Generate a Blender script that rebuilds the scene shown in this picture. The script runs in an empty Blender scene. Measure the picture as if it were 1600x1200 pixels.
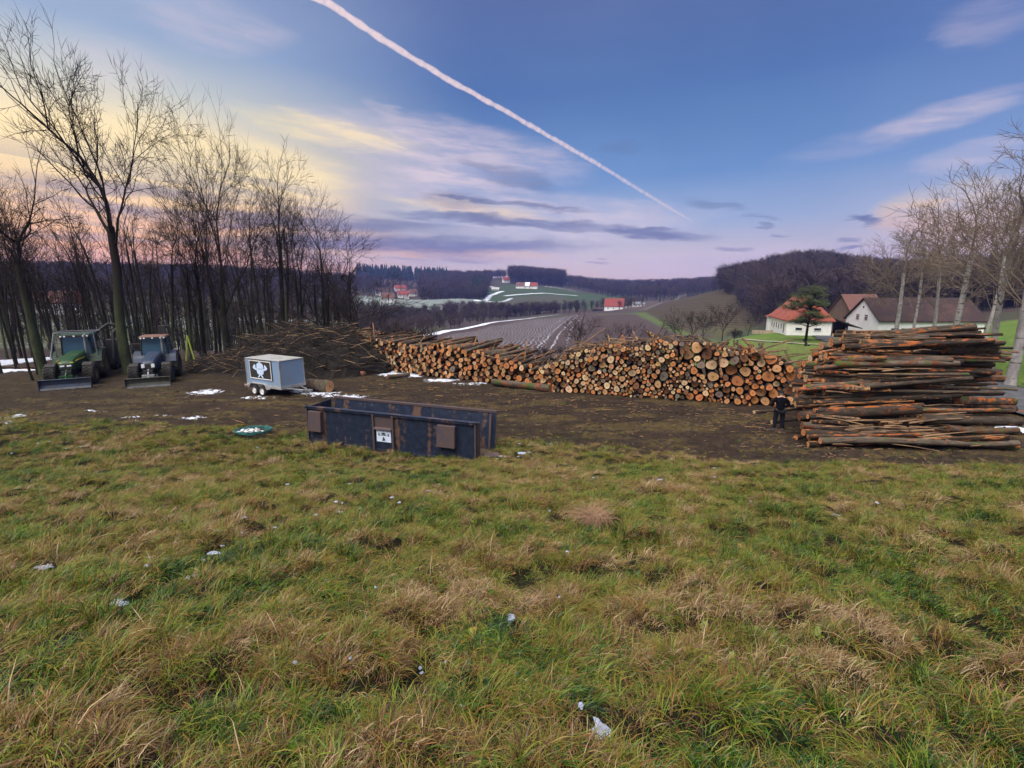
import bpy, bmesh, math, random
import numpy as np
from math import radians as R, sin, cos, pi, atan2, hypot, tan, sqrt
from mathutils import Vector, Matrix
random.seed(7)
HAZE = 0.00023
SC = bpy.context.scene
COL = SC.collection
# ------------------------------------------------------------------ camera
FP, TH, CZ = 740.0, R(11.5), 6.0
cd = bpy.data.cameras.new('camera'); cam = bpy.data.objects.new('camera', cd); COL.objects.link(cam)
cd.sensor_width = 36.0; cd.lens = FP/1600*36; cd.clip_start = 0.05; cd.clip_end = 60000
cam.location = (0, 0, CZ); cam.rotation_euler = (pi/2-TH, 0, 0)
SC.camera = cam
SC.view_settings.view_transform = 'Standard'; SC.view_settings.look = 'None'
SC.view_settings.exposure = 0.0; SC.view_settings.gamma = 1.0
SC.cycles.max_bounces = 5; SC.cycles.diffuse_bounces = 1; SC.cycles.glossy_bounces = 2
SC.cycles.transmission_bounces = 3; SC.cycles.transparent_max_bounces = 12; SC.cycles.volume_bounces = 0

def ray(px, py):
    u = (px-800)/FP; v = (600-py)/FP
    return (u, cos(TH)+v*sin(TH), -sin(TH)+v*cos(TH))
def azel(px, py):
    d = ray(px, py); return math.degrees(atan2(d[0], d[1])), math.degrees(atan2(d[2], hypot(d[0], d[1])))
def P0(px, py, z=0.0):
    d = ray(px, py); t = (z-CZ)/d[2]; return (d[0]*t, d[1]*t)
def proj(x, y, z):
    z -= CZ
    dep = y*cos(TH) - z*sin(TH); up = y*sin(TH)+z*cos(TH)
    return 800+FP*x/dep, 600-FP*up/dep, dep

# ------------------------------------------------------------------ node helper
class NT:
    def __init__(s, tree): s.t = tree; s.n = tree.nodes; s.l = tree.links
    def new(s, typ, **kw):
        n = s.n.new(typ)
        for k, v in kw.items(): setattr(n, k, v)
        return n
    def set(s, sock, v):
        if v is None: return
        if hasattr(v, 'is_output') or isinstance(v, bpy.types.NodeSocket): s.l.new(v, sock)
        else:
            if isinstance(v, (tuple, list)) and len(v) == 3 and sock.type == 'RGBA': v = (*v, 1)
            sock.default_value = v
    def math(s, op, a, b=None, c=None, clamp=False):
        n = s.new('ShaderNodeMath', operation=op); n.use_clamp = clamp
        s.set(n.inputs[0], a); s.set(n.inputs[1], b)
        if c is not None: s.set(n.inputs[2], c)
        return n.outputs[0]
    def vm(s, op, a, b=None, sc=None):
        n = s.new('ShaderNodeVectorMath', operation=op)
        s.set(n.inputs[0], a); s.set(n.inputs[1], b)
        if sc is not None: s.set(n.inputs['Scale'], sc)
        return n.outputs['Value'] if op in ('DOT_PRODUCT', 'LENGTH') else n.outputs[0]
    def noise(s, vec, scale, detail=3, rough=.55, dist=0.0):
        n = s.new('ShaderNodeTexNoise'); s.set(n.inputs['Vector'], vec)
        n.inputs['Scale'].default_value = scale; n.inputs['Detail'].default_value = detail
        n.inputs['Roughness'].default_value = rough; n.inputs['Distortion'].default_value = dist
        return n.outputs[0]
    def maprange(s, v, a, b, c=0., d=1., smooth=True):
        n = s.new('ShaderNodeMapRange'); n.interpolation_type = 'SMOOTHSTEP' if smooth else 'LINEAR'
        s.set(n.inputs[0], v); n.inputs[1].default_value = a; n.inputs[2].default_value = b
        n.inputs[3].default_value = c; n.inputs[4].default_value = d
        return n.outputs[0]
    def mix(s, f, a, b, blend='MIX'):
        n = s.new('ShaderNodeMix', data_type='RGBA', blend_type=blend)
        s.set(n.inputs[0], f); s.set(n.inputs[6], a); s.set(n.inputs[7], b)
        return n.outputs[2]
    def ramp(s, f, stops, interp='LINEAR'):
        n = s.new('ShaderNodeValToRGB'); s.set(n.inputs[0], f); cr = n.color_ramp; cr.interpolation = interp
        while len(cr.elements) < len(stops): cr.elements.new(0.5)
        for e, (p, c) in zip(cr.elements, stops):
            e.position = p; e.color = (*c, 1) if len(c) == 3 else c
        return n.outputs[0]
    def sep(s, v):
        n = s.new('ShaderNodeSeparateXYZ'); s.set(n.inputs[0], v); return n.outputs
    def comb(s, x, y, z):
        n = s.new('ShaderNodeCombineXYZ')
        s.set(n.inputs[0], x); s.set(n.inputs[1], y); s.set(n.inputs[2], z); return n.outputs[0]
def lin(r, g, b):
    f = lambda c: (c/255/12.92) if c <= 10 else (((c/255)+.055)/1.055)**2.4
    return (f(r), f(g), f(b))

# ------------------------------------------------------------------ sky
world = bpy.data.worlds.new("World"); SC.world = world; world.use_nodes = True
w = NT(world.node_tree); w.n.clear()
SUN_AZ, SUN_EL = -40.0, 4.0
tc = w.new('ShaderNodeTexCoord').outputs['Generated']
nrm = w.vm('NORMALIZE', tc)
sx, sy, sz = w.sep(nrm)
A = w.math('MULTIPLY', w.math('ARCTAN2', sx, sy), 180/pi)
E = w.math('MULTIPLY', w.math('ARCSINE', sz), 180/pi)
# wispy distortion of the cloud coordinates
cv = w.comb(w.math('MULTIPLY', A, 0.07), w.math('MULTIPLY', E, 0.32), 0.3)
n1 = w.noise(cv, 1.0, 5, .6); n2 = w.noise(w.vm('ADD', cv, (7.3, 3.1, 2.0)), 2.6, 4, .6)
wE = w.math('ADD', E, w.math('ADD', w.math('MULTIPLY', w.math('SUBTRACT', n1, .5), 2.2), w.math('MULTIPLY', w.math('SUBTRACT', n2, .5), 1.5)))
wA = w.math('ADD', A, w.math('MULTIPLY', w.math('SUBTRACT', n2, .5), 4.0))
V = w.comb(wA, wE, 1.0)
def mk_blob(p, q, wid, amp=1.0, V=V):
    (a0, e0), (a1, e1) = azel(*p), azel(*q)
    L = hypot(a1-a0, e1-e0)/2; tx, ty = (a1-a0)/(2*L), (e1-e0)/(2*L); ca, ce = (a0+a1)/2, (e0+e1)/2
    al = w.vm('DOT_PRODUCT', V, (tx/L, ty/L, -(ca*tx+ce*ty)/L))
    pe = w.vm('DOT_PRODUCT', V, (-ty/wid, tx/wid, (ca*ty-ce*tx)/wid))
    q_ = w.math('ADD', w.math('MULTIPLY', al, al), w.math('MULTIPLY', pe, pe))
    return w.math('MULTIPLY', w.maprange(q_, 0.0, 1.0, 1.0, 0.0), amp)
def blobs(lst):
    acc = None
    for b in lst:
        v = mk_blob(*b); acc = v if acc is None else w.math('ADD', acc, v)
    return w.math('MINIMUM', acc, 1.0)
Ef = w.math('DIVIDE', E, 60.0)
def er(stops): return w.ramp(Ef, [(max(0, e)/60., lin(*c)) for e, c in stops])
rampC = er([(0, (232, 196, 180)), (3, (222, 202, 198)), (7, (160, 177, 208)), (12, (106, 144, 196)), (20, (78, 113, 170)), (28, (86, 106, 158)), (38, (98, 112, 158))])
rampL = er([(0, (255, 176, 112)), (4, (250, 188, 132)), (8, (250, 212, 156)), (13, (255, 232, 178)), (17, (206, 208, 200)), (21, (156, 176, 204)), (30, (140, 156, 196)), (38, (126, 140, 184))])
base = w.mix(w.maprange(A, -2.0, -36.0), rampC, rampL)
base = w.mix(w.math('MULTIPLY', w.maprange(A, 25.0, 50.0), .35), base, er([(0, (214, 180, 190)), (5, (228, 200, 190)), (11, (150, 165, 205)), (20, (110, 135, 195)), (36, (110, 130, 185))]))
# warm and pale cloud streaks, then the blue-violet ones
warm = blobs([((-120, 185), (600, 300), 4.6, 1.), ((-120, 300), (420, 350), 1.4, .8), ((60, 240), (430, 275), 2.6, .7), ((250, 300), (700, 400), 1.8, .5), ((330, 160), (680, 240), 1.8, .6),
              ((1350, 348), (1490, 325), 2.2, .5), ((1400, 380), (1640, 300), 4.0, .45), ((560, 300), (900, 345), 1.0, .5), ((-60, 400), (600, 420), 1.6, .8), ((20, 300), (470, 345), 1.0, .85), ((-60, 372), (500, 405), .8, .8), ((100, 335), (560, 365), .5, .7), ((500, 392), (900, 396), .8, .45)])
pale = blobs([((400, 170), (960, 270), 3.6, .62), ((500, 270), (860, 310), 2.6, .5), ((600, 330), (1150, 345), 3.4, .55), ((900, 420), (1500, 395), 2.4, .5), ((180, 10), (480, 60), 2.2, .30),
              ((1330, 225), (1640, 130), 1.5, .42), ((1400, 265), (1640, 215), 1.2, .38), ((1180, 260), (1560, 170), 1.6, .14), ((560, 150), (640, 180), .8, .22),
              ((60, 70), (300, 130), 2.4, .22), ((1440, 40), (1640, 20), 2., .2), ((640, 300), (760, 330), .9, .3)])
dark = blobs([((-80, 262), (420, 318), 1.0, .8), ((60, 324), (760, 352), 1.0, .85), ((180, 368), (1000, 380), 1.15, 1.), ((560, 322), (1010, 362), .85, .95), ((920, 352), (1130, 375), .8, .95),
              ((640, 300), (960, 332), .45, .75), ((740, 262), (880, 300), 1.3, .5), ((700, 250), (800, 262), .6, .4), ((640, 305), (790, 320), 1.2, .6), ((1060, 310), (1180, 326), .8, .45),
              ((1310, 344), (1388, 350), .42, .95), ((1300, 374), (1350, 376), .33, .8), ((1298, 388), (1342, 390), .25, .8), ((1176, 354), (1212, 356), .3, .6), ((1200, 368), (1232, 369), .3, .6), ((1115, 388), (1180, 390), .35, .6),
              ((900, 408), (960, 409), .25, .5), ((640, 398), (800, 404), .5, .5), ((-60, 350), (350, 385), .6, .6), ((-60, 300), (260, 330), .7, .6), ((930, 230), (1010, 232), .8, .28), ((150, 420), (620, 432), .6, .45), ((1150, 336), (1230, 345), .35, .4)])
streak = w.noise(w.comb(w.math('MULTIPLY', A, 0.16), w.math('MULTIPLY', w.math('ADD', E, w.math('MULTIPLY', A, .10)), 0.95), 5.0), 1.0, 5, .62)
fine = w.maprange(streak, .36, .64, .55, 1.15)
sky = w.mix(w.math('MULTIPLY', pale, fine), base, lin(228, 208, 214))
sky = w.mix(w.math('MULTIPLY', warm, fine, clamp=True), sky, w.mix(w.maprange(E, 3., 11.), lin(248, 176, 126), lin(255, 232, 178)))
sky = w.mix(w.math('MULTIPLY', w.math('MULTIPLY', dark, w.maprange(streak, .30, .55, .55, 1.0)), .86, clamp=True), sky,
            w.mix(w.maprange(E, 2., 12.), lin(100, 106, 148), lin(84, 98, 138)))
bn = w.noise(w.comb(w.math('MULTIPLY', A, 0.045), w.math('MULTIPLY', w.math('ADD', E, w.math('MULTIPLY', A, .09)), 0.62), 11.0), 1.0, 5, .55, .4)
bm = w.math('MULTIPLY', w.maprange(bn, .50, .60), w.math('MULTIPLY', w.math('MULTIPLY', w.maprange(E, 1.5, 4.), w.maprange(E, 13.5, 9.)), w.maprange(A, 6., -12.)))
sky = w.mix(w.math('MULTIPLY', bm, .42), sky, w.mix(w.maprange(E, 2., 12.), lin(126, 126, 154), lin(112, 120, 150)))
hz = w.noise(w.comb(w.math('MULTIPLY', A, 0.05), w.math('MULTIPLY', E, 0.12), 9.0), 1.0, 4, .55)
sky = w.mix(1.0, sky, w.ramp(hz, [(.3, (.90, .93, .97)), (.7, (1.10, 1.07, 1.03))]), 'MULTIPLY')
# the part of the dusk sky behind and above the viewer: brightened as added fill light
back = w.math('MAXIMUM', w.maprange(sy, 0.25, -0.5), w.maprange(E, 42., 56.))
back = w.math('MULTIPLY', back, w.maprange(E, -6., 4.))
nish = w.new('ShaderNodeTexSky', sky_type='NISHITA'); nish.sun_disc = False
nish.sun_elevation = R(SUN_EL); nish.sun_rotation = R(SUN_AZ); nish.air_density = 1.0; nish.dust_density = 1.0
fill_glow = w.maprange(w.vm('DOT_PRODUCT', nrm, tuple(Vector((-.28, -.40, .87)).normalized())), .83, .955)  # added bright patch overhead, out of view, that lights the scene
sky = w.mix(back, sky, w.mix(fill_glow, (.60, .60, .64), (9.6, 9.0, 8.3)))
SKYMUL = 1.2
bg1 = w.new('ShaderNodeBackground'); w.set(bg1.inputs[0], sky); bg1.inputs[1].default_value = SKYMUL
bg2 = w.new('ShaderNodeBackground'); w.set(bg2.inputs[0], nish.outputs[0]); bg2.inputs[1].default_value = 0.05
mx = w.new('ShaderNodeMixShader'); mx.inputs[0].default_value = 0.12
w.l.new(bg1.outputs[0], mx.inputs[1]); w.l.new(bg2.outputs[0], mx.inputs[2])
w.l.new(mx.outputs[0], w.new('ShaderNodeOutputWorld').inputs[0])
world.cycles.sampling_method = 'MANUAL'; world.cycles.sample_map_resolution = 512

sd = bpy.data.lights.new('sun', 'SUN'); sun = bpy.data.objects.new('sun', sd); COL.objects.link(sun)
sd.energy = 0.5; sd.angle = R(6); sd.color = (1, .72, .45)
sv = Vector((sin(R(SUN_AZ))*cos(R(SUN_EL)), cos(R(SUN_AZ))*cos(R(SUN_EL)), sin(R(SUN_EL))))
sun.rotation_euler = sv.to_track_quat('Z', 'Y').to_euler(); sun.location = (0, 0, 80)

# ------------------------------------------------------------------ object helpers
def put(o, parent=None):
    COL.objects.link(o)
    if parent is not None: o.parent = parent
    return o
def tag(o, label=None, cat=None, group=None, kind=None):
    if label: o['label'] = label
    if cat: o['category'] = cat
    if group: o['group'] = group
    if kind: o['kind'] = kind
    return o
def empty(name, loc=(0, 0, 0), rz=0.0, label=None, cat=None, group=None):
    o = bpy.data.objects.new(name, None); COL.objects.link(o); o.empty_display_size = .2
    o.location = loc; o.rotation_euler = (0, 0, rz); return tag(o, label, cat, group)
class MB:
    """collects shapes and links them as one mesh"""
    def __init__(s): s.v = []; s.f = []
    def add(s, vs, fs):
        b = len(s.v); s.v += [tuple(p) for p in vs]; s.f += [tuple(i+b for i in f) for f in fs]; return s
    def box(s, c, d, rot=None, taper=1.0):
        m = Matrix.Translation(c)
        if rot is not None: m = m @ rot
        h = [x/2 for x in d]; vs = []
        for z in (-1, 1):
            t = taper if z > 0 else 1
            for x, y in ((-1, -1), (1, -1), (1, 1), (-1, 1)): vs.append(m @ Vector((x*h[0]*t, y*h[1]*t, z*h[2])))
        return s.add(vs, [(3, 2, 1, 0), (4, 5, 6, 7), (0, 1, 5, 4), (1, 2, 6, 5), (2, 3, 7, 6), (3, 0, 4, 7)])
    def tube(s, pts, rad, n=8, cap=True):
        pts = [Vector(p) for p in pts]; rings = []
        if not isinstance(rad, (list, tuple)): rad = [rad]*len(pts)
        up = None
        for i, p in enumerate(pts):
            t = (pts[min(i+1, len(pts)-1)]-pts[max(i-1, 0)])
            if t.length < 1e-9: t = Vector((0, 0, 1))
            t.normalize()
            if up is None: up = t.orthogonal().normalized()
            up = (up - t*up.dot(t))
            up = up.normalized() if up.length > 1e-6 else t.orthogonal().normalized()
            bn = t.cross(up); r = rad[i]
            rings.append([p+(up*cos(2*pi*k/n)+bn*sin(2*pi*k/n))*r for k in range(n)])
        vs = [q for rg in rings for q in rg]; fs = []
        for i in range(len(pts)-1):
            for k in range(n): fs.append((i*n+k, i*n+(k+1) % n, (i+1)*n+(k+1) % n, (i+1)*n+k))
        if cap: fs.append(tuple(range(n))[::-1]); fs.append(tuple((len(pts)-1)*n+k for k in range(n)))
        return s.add(vs, fs)
    def lathe(s, c, axis, prof, n=20):
        """prof: list of (along, radius)"""
        a = Vector(axis).normalized(); u = a.orthogonal().normalized(); b = a.cross(u); c = Vector(c); vs = []; fs = []
        for (t, r) in prof:
            for k in range(n): vs.append(c+a*t+(u*cos(2*pi*k/n)+b*sin(2*pi*k/n))*r)
        for i in range(len(prof)-1):
            for k in range(n): fs.append((i*n+k, i*n+(k+1) % n, (i+1)*n+(k+1) % n, (i+1)*n+k))
        return s.add(vs, fs)
    def prism(s, poly, y0, y1, axis='y'):
        """extrude polygon of (a,b); axis y: (x,z) polygon; axis x: (y,z) polygon; axis z: (x,y) polygon"""
        def m(p, t): return {'y': (p[0], t, p[1]), 'x': (t, p[0], p[1]), 'z': (p[0], p[1], t)}[axis]
        n = len(poly); vs = [m(p, y0) for p in poly]+[m(p, y1) for p in poly]
        fs = [tuple(range(n))[::-1], tuple(range(n, 2*n))]+[(i, (i+1) % n, n+(i+1) % n, n+i) for i in range(n)]
        return s.add(vs, fs)
    def build(s, name, mat, parent=None, smooth=False, bevel=0.0):
        me = bpy.data.meshes.new(name); me.from_pydata(s.v, [], s.f); me.update()
        bm = bmesh.new(); bm.from_mesh(me); bmesh.ops.recalc_face_normals(bm, faces=bm.faces)
        bm.to_mesh(me); bm.free()
        if smooth: me.polygons.foreach_set('use_smooth', [True]*len(me.polygons))
        me.materials.append(mat); o = bpy.data.objects.new(name, me); put(o, parent)
        if bevel: md = o.modifiers.new('bevel', 'BEVEL'); md.width = bevel; md.segments = 2; md.limit_method = 'ANGLE'
        return o
def copy_tree(o, parent=None):
    c = o.copy(); COL.objects.link(c); c.parent = parent
    for ch in o.children: copy_tree(ch, c)
    return c
def np_mesh(name, verts, faces, mat, smooth=True, attrs=None, parent=None, link=True):
    """verts Nx3, faces MxK (K=3 or 4)"""
    me = bpy.data.meshes.new(name); verts = np.asarray(verts, dtype=np.float32); faces = np.asarray(faces, dtype=np.int32)
    m, k = faces.shape
    me.vertices.add(len(verts)); me.vertices.foreach_set('co', verts.ravel())
    me.loops.add(m*k); me.loops.foreach_set('vertex_index', faces.ravel())
    me.polygons.add(m); me.polygons.foreach_set('loop_start', np.arange(0, m*k, k, dtype=np.int32))
    if smooth: me.polygons.foreach_set('use_smooth', np.ones(m, dtype=bool))
    for an, (typ, arr) in (attrs or {}).items():
        at = me.attributes.new(an, typ, 'POINT')
        if typ == 'FLOAT': at.data.foreach_set('value', np.asarray(arr, np.float32).ravel())
        elif typ == 'FLOAT_COLOR': at.data.foreach_set('color', np.asarray(arr, np.float32).ravel())
        elif typ == 'FLOAT_VECTOR': at.data.foreach_set('vector', np.asarray(arr, np.float32).ravel())
        elif typ == 'INT': at.data.foreach_set('value', np.asarray(arr, np.int32).ravel())
    me.update(calc_edges=True); me.validate()
    if mat: me.materials.append(mat)
    o = bpy.data.objects.new(name, me)
    if link: put(o, parent)
    return o

# ------------------------------------------------------------------ materials
def mat(name, col, rough=.8, var=.25, vscale=6.0, metal=0.0, bump=.0, bscale=30., col2=None, spec=.3, coord='Object'):
    m = bpy.data.materials.new(name); m.use_nodes = True; t = NT(m.node_tree); b = t.n['Principled BSDF']
    co = t.new('ShaderNodeTexCoord').outputs[coord]
    n = t.noise(co, vscale, 5, .6)
    f = t.maprange(n, .32, .68)
    c2 = col2 or tuple(c*(1-var) for c in col); c1 = tuple(min(1, c*(1+var*.6)) for c in col)
    t.set(b.inputs['Base Color'], t.mix(f, c2, c1)); b.inputs['Roughness'].default_value = rough
    b.inputs['Metallic'].default_value = metal; b.inputs['Specular IOR Level'].default_value = spec
    if bump:
        bp = t.new('ShaderNodeBump'); bp.inputs['Strength'].default_value = bump; bp.inputs['Distance'].default_value = .02
        t.set(bp.inputs['Height'], t.noise(co, bscale, 5, .6)); t.l.new(bp.outputs[0], b.inputs['Normal'])
    return m
# ------------------------------------------------------------------ noise + terrain
def _hash(ix, iy, seed):
    h = (ix.astype(np.int64)*374761393 + iy.astype(np.int64)*668265263 + seed*974634777) & 0xFFFFFFFF
    h = ((h ^ (h >> 13))*1274126177) & 0xFFFFFFFF
    return ((h ^ (h >> 16)) & 0xFFFFFF)/float(0xFFFFFF)
def vnoise(x, y, seed=0):
    x = np.asarray(x, float); y = np.asarray(y, float)
    ix = np.floor(x); iy = np.floor(y); fx = x-ix; fy = y-iy
    fx = fx*fx*fx*(fx*(fx*6-15)+10); fy = fy*fy*fy*(fy*(fy*6-15)+10)
    a = _hash(ix, iy, seed); b = _hash(ix+1, iy, seed); c = _hash(ix, iy+1, seed); d = _hash(ix+1, iy+1, seed)
    return (a*(1-fx)+b*fx)*(1-fy)+(c*(1-fx)+d*fx)*fy
def fbm(x, y, seed=0, oct=4, gain=.5):
    s = 0; amp = 1; tot = 0; f = 1
    for o in range(oct):
        s = s+amp*vnoise(x*f+o*17.3, y*f-o*9.1, seed+o); tot += amp; amp *= gain; f *= 2.03
    return s/tot
def worley(x, y, cell, seed=0):
    """distance to the nearest scattered centre, and a random number of that centre"""
    x = np.asarray(x, float)/cell; y = np.asarray(y, float)/cell; ix, iy = np.floor(x), np.floor(y); bd = np.full(x.shape, 9.); br = np.zeros(x.shape)
    for a in (-1, 0, 1):
        for b in (-1, 0, 1):
            cx, cy = ix+a, iy+b; d = np.hypot(cx+.15+.7*_hash(cx, cy, seed)-x, cy+.15+.7*_hash(cx, cy, seed+1)-y); m = d < bd; bd = np.where(m, d, bd); br = np.where(m, _hash(cx, cy, seed+2), br)
    return bd*cell, br
def sstep(a, b, x):
    t = np.clip((x-a)/(b-a), 0, 1); return t*t*(3-2*t)
def zpx(px, py, d):
    e = azel(px, py)[1]; return CZ + d*tan(R(e))
# (distance, pixel row the ground reaches there) for several bearings
COLS = {
 -700: [(40, None), (70, None), (120, 505), (260, 470), (500, 430), (1200, 395), (3000, 430)],
 0:   [(58, None), (85, 550), (125, 520), (180, 497), (260, 474), (420, 450), (700, 424), (1100, 428), (3000, 440)],
 300: [(56, None), (80, 556), (120, 536), (170, 512), (260, 478), (420, 452), (700, 426), (1100, 430), (3000, 440)],
 450: [(52, None), (75, 566), (110, 556), (160, 530), (260, 492), (450, 458), (750, 430), (1200, 434), (3000, 440)],
 570: [(48, None), (66, 572), (100, 558), (150, 532), (250, 503), (400, 478), (650, 447), (900, 432), (1300, 438), (3000, 446)],
 650: [(38, None), (60, 572), (88, 552), (140, 530), (220, 512), (330, 493), (430, 475), (480, 468), (540, 476), (700, 455), (950, 434), (1500, 440), (3000, 446)],
 720: [(38, None), (64, 574), (92, 553), (150, 530), (230, 513), (330, 493), (420, 469), (470, 463), (520, 474), (700, 452), (950, 436), (1500, 440), (3000, 446)],
 800: [(38, None), (66, 574), (95, 552), (170, 524), (260, 502), (330, 499), (420, 484), (520, 470), (700, 449), (950, 433), (1500, 441), (3000, 446)],
 880: [(38, None), (66, 574), (95, 552), (180, 520), (300, 492), (400, 489), (520, 476), (700, 452), (950, 442), (1500, 446), (3000, 447)],
 960: [(38, None), (64, 575), (92, 556), (180, 520), (300, 489), (400, 486), (560, 474), (800, 458), (1100, 448), (3000, 447)],
 1040:[(38, None), (58, 572), (74, 548), (100, 548), (180, 522), (280, 494), (380, 476), (420, 472), (560, 476), (850, 452), (1200, 449), (3000, 447)],
 1120:[(40, None), (56, 566), (80, 535), (95, 540), (150, 545), (200, 528), (270, 490), (350, 455), (400, 452), (560, 462), (900, 448), (3000, 447)],
 1200:[(42, None), (60, 558), (88, 518), (100, 517), (150, 525), (210, 512), (300, 468), (390, 434), (520, 440), (900, 446), (3000, 447)],
 1280:[(44, None), (60, 558), (90, 521), (110, 519), (160, 512), (240, 484), (330, 444), (430, 416), (700, 440), (3000, 447)],
 1345: [(46, None), (62, 557), (90, 522), (112, 519), (160, 510), (240, 486), (330, 458), (430, 444), (700, 446), (3000, 447)],
 1400:[(48, None), (64, 556), (90, 524), (115, 520), (160, 508), (240, 484), (340, 455), (480, 440), (700, 446), (3000, 447)],
 1500:[(52, None), (66, 560), (90, 535), (115, 522), (160, 505), (240, 480), (340, 462), (480, 448), (700, 446), (3000, 447)],
 1600:[(44, None), (55, 570), (75, 540), (105, 508), (150, 482), (240, 470), (340, 462), (480, 448), (700, 446), (3000, 447)],
 2300:[(44, None), (60, 560), (105, 500), (200, 480), (500, 450), (3000, 447)],
}
_az = []; _prof = []
LD = np.linspace(math.log(20), math.log(4000), 220)
for px, pts in sorted(COLS.items()):
    a = azel(px, 450)[0]; _az.append(a)
    ds = [pts[0][0]*.8]+[p[0] for p in pts]; zs = [0.0]+[0.0 if p[1] is None else zpx(px, p[1], p[0]) for p in pts]
    _prof.append(np.interp(LD, np.log(ds), zs))
_az = np.array(_az); _prof = np.array(_prof)
AZG = np.arange(-180, 181, 1.0)
TAB = np.stack([np.interp(AZG, np.r_[-180, -110, _az, 110, 180], np.r_[0, _prof[0, j]*.6, _prof[:, j], _prof[-1, j]*.6, 0]) for j in range(len(LD))], 1)
k = np.exp(-np.arange(-6, 7)**2/(2*1.8**2)); k /= k.sum()
TAB = np.apply_along_axis(lambda r: np.convolve(np.pad(r, 6, mode='wrap'), k, 'valid'), 0, TAB)
k = np.exp(-np.arange(-3, 4)**2/(2*1.1**2)); k /= k.sum()
TAB = np.apply_along_axis(lambda r: np.convolve(np.pad(r, 3, mode='edge'), k, 'valid'), 1, TAB)
def table(x, y):
    d = np.hypot(x, y)+1e-6; a = np.degrees(np.arctan2(x, y))
    fa = np.clip(a+180, 0, 359.999); ia = fa.astype(int); fa = fa-ia
    fd = np.clip((np.log(d)-LD[0])/(LD[1]-LD[0]), 0, len(LD)-1.001); idd = fd.astype(int); fd = fd-idd
    return (TAB[ia, idd]*(1-fa)+TAB[ia+1, idd]*fa)*(1-fd)+(TAB[ia, idd+1]*(1-fa)+TAB[ia+1, idd+1]*fa)*fd
# edge between the rough meadow and the churned yard, x -> y
_gx = [P0(px, py) for px, py in ((-500, 640), (0, 655), (200, 665), (480, 676), (600, 690), (800, 690), (950, 702), (1100, 722), (1250, 737), (1400, 738), (1600, 740), (2200, 740))]
GXX = np.array([p[0] for p in _gx]); GXY = np.array([p[1] for p in _gx])
def grass_edge(x): return np.interp(x, GXX, GXY)
def height(x, y, fine=True):
    x = np.asarray(x, float); y = np.asarray(y, float); d = np.hypot(x, y)
    s = 4.25-0.285*y
    s = np.where(y < -12, 7.67+0.05*(-12-y), s)
    kk = 0.22; z = kk*np.log1p(np.exp(np.clip(s/kk, -30, 30)))      # slope eases into the level yard
    z = np.where(s/kk > 25, s, z)
    z = z*np.exp(-np.clip(np.abs(x)-60, 0, 1e9)/80.)
    z = z+table(x, y)
    if fine:
        gr = sstep(-.8, 1.0, grass_edge(x)-y)                          # 1 in the meadow
        near = 1-sstep(45, 90, d)
        tus = fbm(x*1.25, y*1.9, 3, 3); wd_, wr_ = worley(x*.72+.25*(fbm(x*2, y*2, 5, 2)-.5), y*1.3, .50, 77); z = z+near*gr*((.06+.17*wr_)*np.clip(1-(wd_/.36)**2, 0, 1)+.20*(tus-.5)+.07*(fbm(x*4, y*4.6, 9, 2)-.5))
        rut = fbm(x*.35, y*2.2, 21, 4); z = z+near*(1-gr)*(.20*(rut-.5)+.07*(fbm(x*3.3, y*4.5, 31, 3)-.5))
        z = z+sstep(70, 200, d)*1.2*(fbm(x*.03, y*.03, 41, 3)-.5)
    return z
def gz(x, y): return float(height(np.array([x]), np.array([y]))[0])
def hit(px, py, dmin=20.0, dmax=2500.0):
    """where the line of sight through a photo pixel meets the terrain beyond dmin"""
    d = ray(px, py); h = hypot(d[0], d[1]); ds = np.exp(np.linspace(math.log(dmin), math.log(dmax), 1500)); t = ds/h
    g = height(d[0]*t, d[1]*t, False)-(CZ+d[2]*t); idx = np.where(g > 0)[0]
    i = idx[0] if len(idx) else int(np.argmax(g))
    return d[0]*t[i], d[1]*t[i]
def hit3(px, py, dmin=20.0):
    x, y = hit(px, py, dmin); return Vector((x, y, gz(x, y)))
def sdist(X, Y, poly):
    """signed distance, positive inside the polygon"""
    n = len(poly); best = np.full(X.shape, 1e9); ins = np.zeros(X.shape, bool)
    for i in range(n):
        x0, y0 = poly[i]; x1, y1 = poly[(i+1) % n]; ex, ey = x1-x0, y1-y0; L = ex*ex+ey*ey+1e-9
        t = np.clip(((X-x0)*ex+(Y-y0)*ey)/L, 0, 1); best = np.minimum(best, np.hypot(X-x0-t*ex, Y-y0-t*ey))
        c = ((y0 > Y) != (y1 > Y)) & (X < (x1-x0)*(Y-y0)/((y1-y0) if abs(y1-y0) > 1e-9 else 1e-9)+x0); ins ^= c
    return np.where(ins, best, -best)
def ldist(X, Y, line):
    best = np.full(X.shape, 1e9)
    for (x0, y0), (x1, y1) in zip(line[:-1], line[1:]):
        ex, ey = x1-x0, y1-y0; L = ex*ex+ey*ey+1e-9
        t = np.clip(((X-x0)*ex+(Y-y0)*ey)/L, 0, 1); best = np.minimum(best, np.hypot(X-x0-t*ex, Y-y0-t*ey))
    return best
# polar sheet, fine in front of the viewer and coarse behind
azs = np.radians(np.r_[np.arange(-180, -58, 4.0), np.arange(-58, 58, .23), np.arange(58, 180, 4.0)])
ds = [0.3]
while ds[-1] < 2300:
    d = ds[-1]; ds.append(d+(max(.05, .0058*d) if d < 70 else .011*d))
ds = np.array(ds); NA, ND = len(azs), len(ds)
AA, DD = np.meshgrid(azs, ds, indexing='ij'); TX = DD*np.sin(AA); TY = DD*np.cos(AA); TZ = height(TX, TY)
TZ = TZ - sstep(1700, 2300, DD)*30
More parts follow.
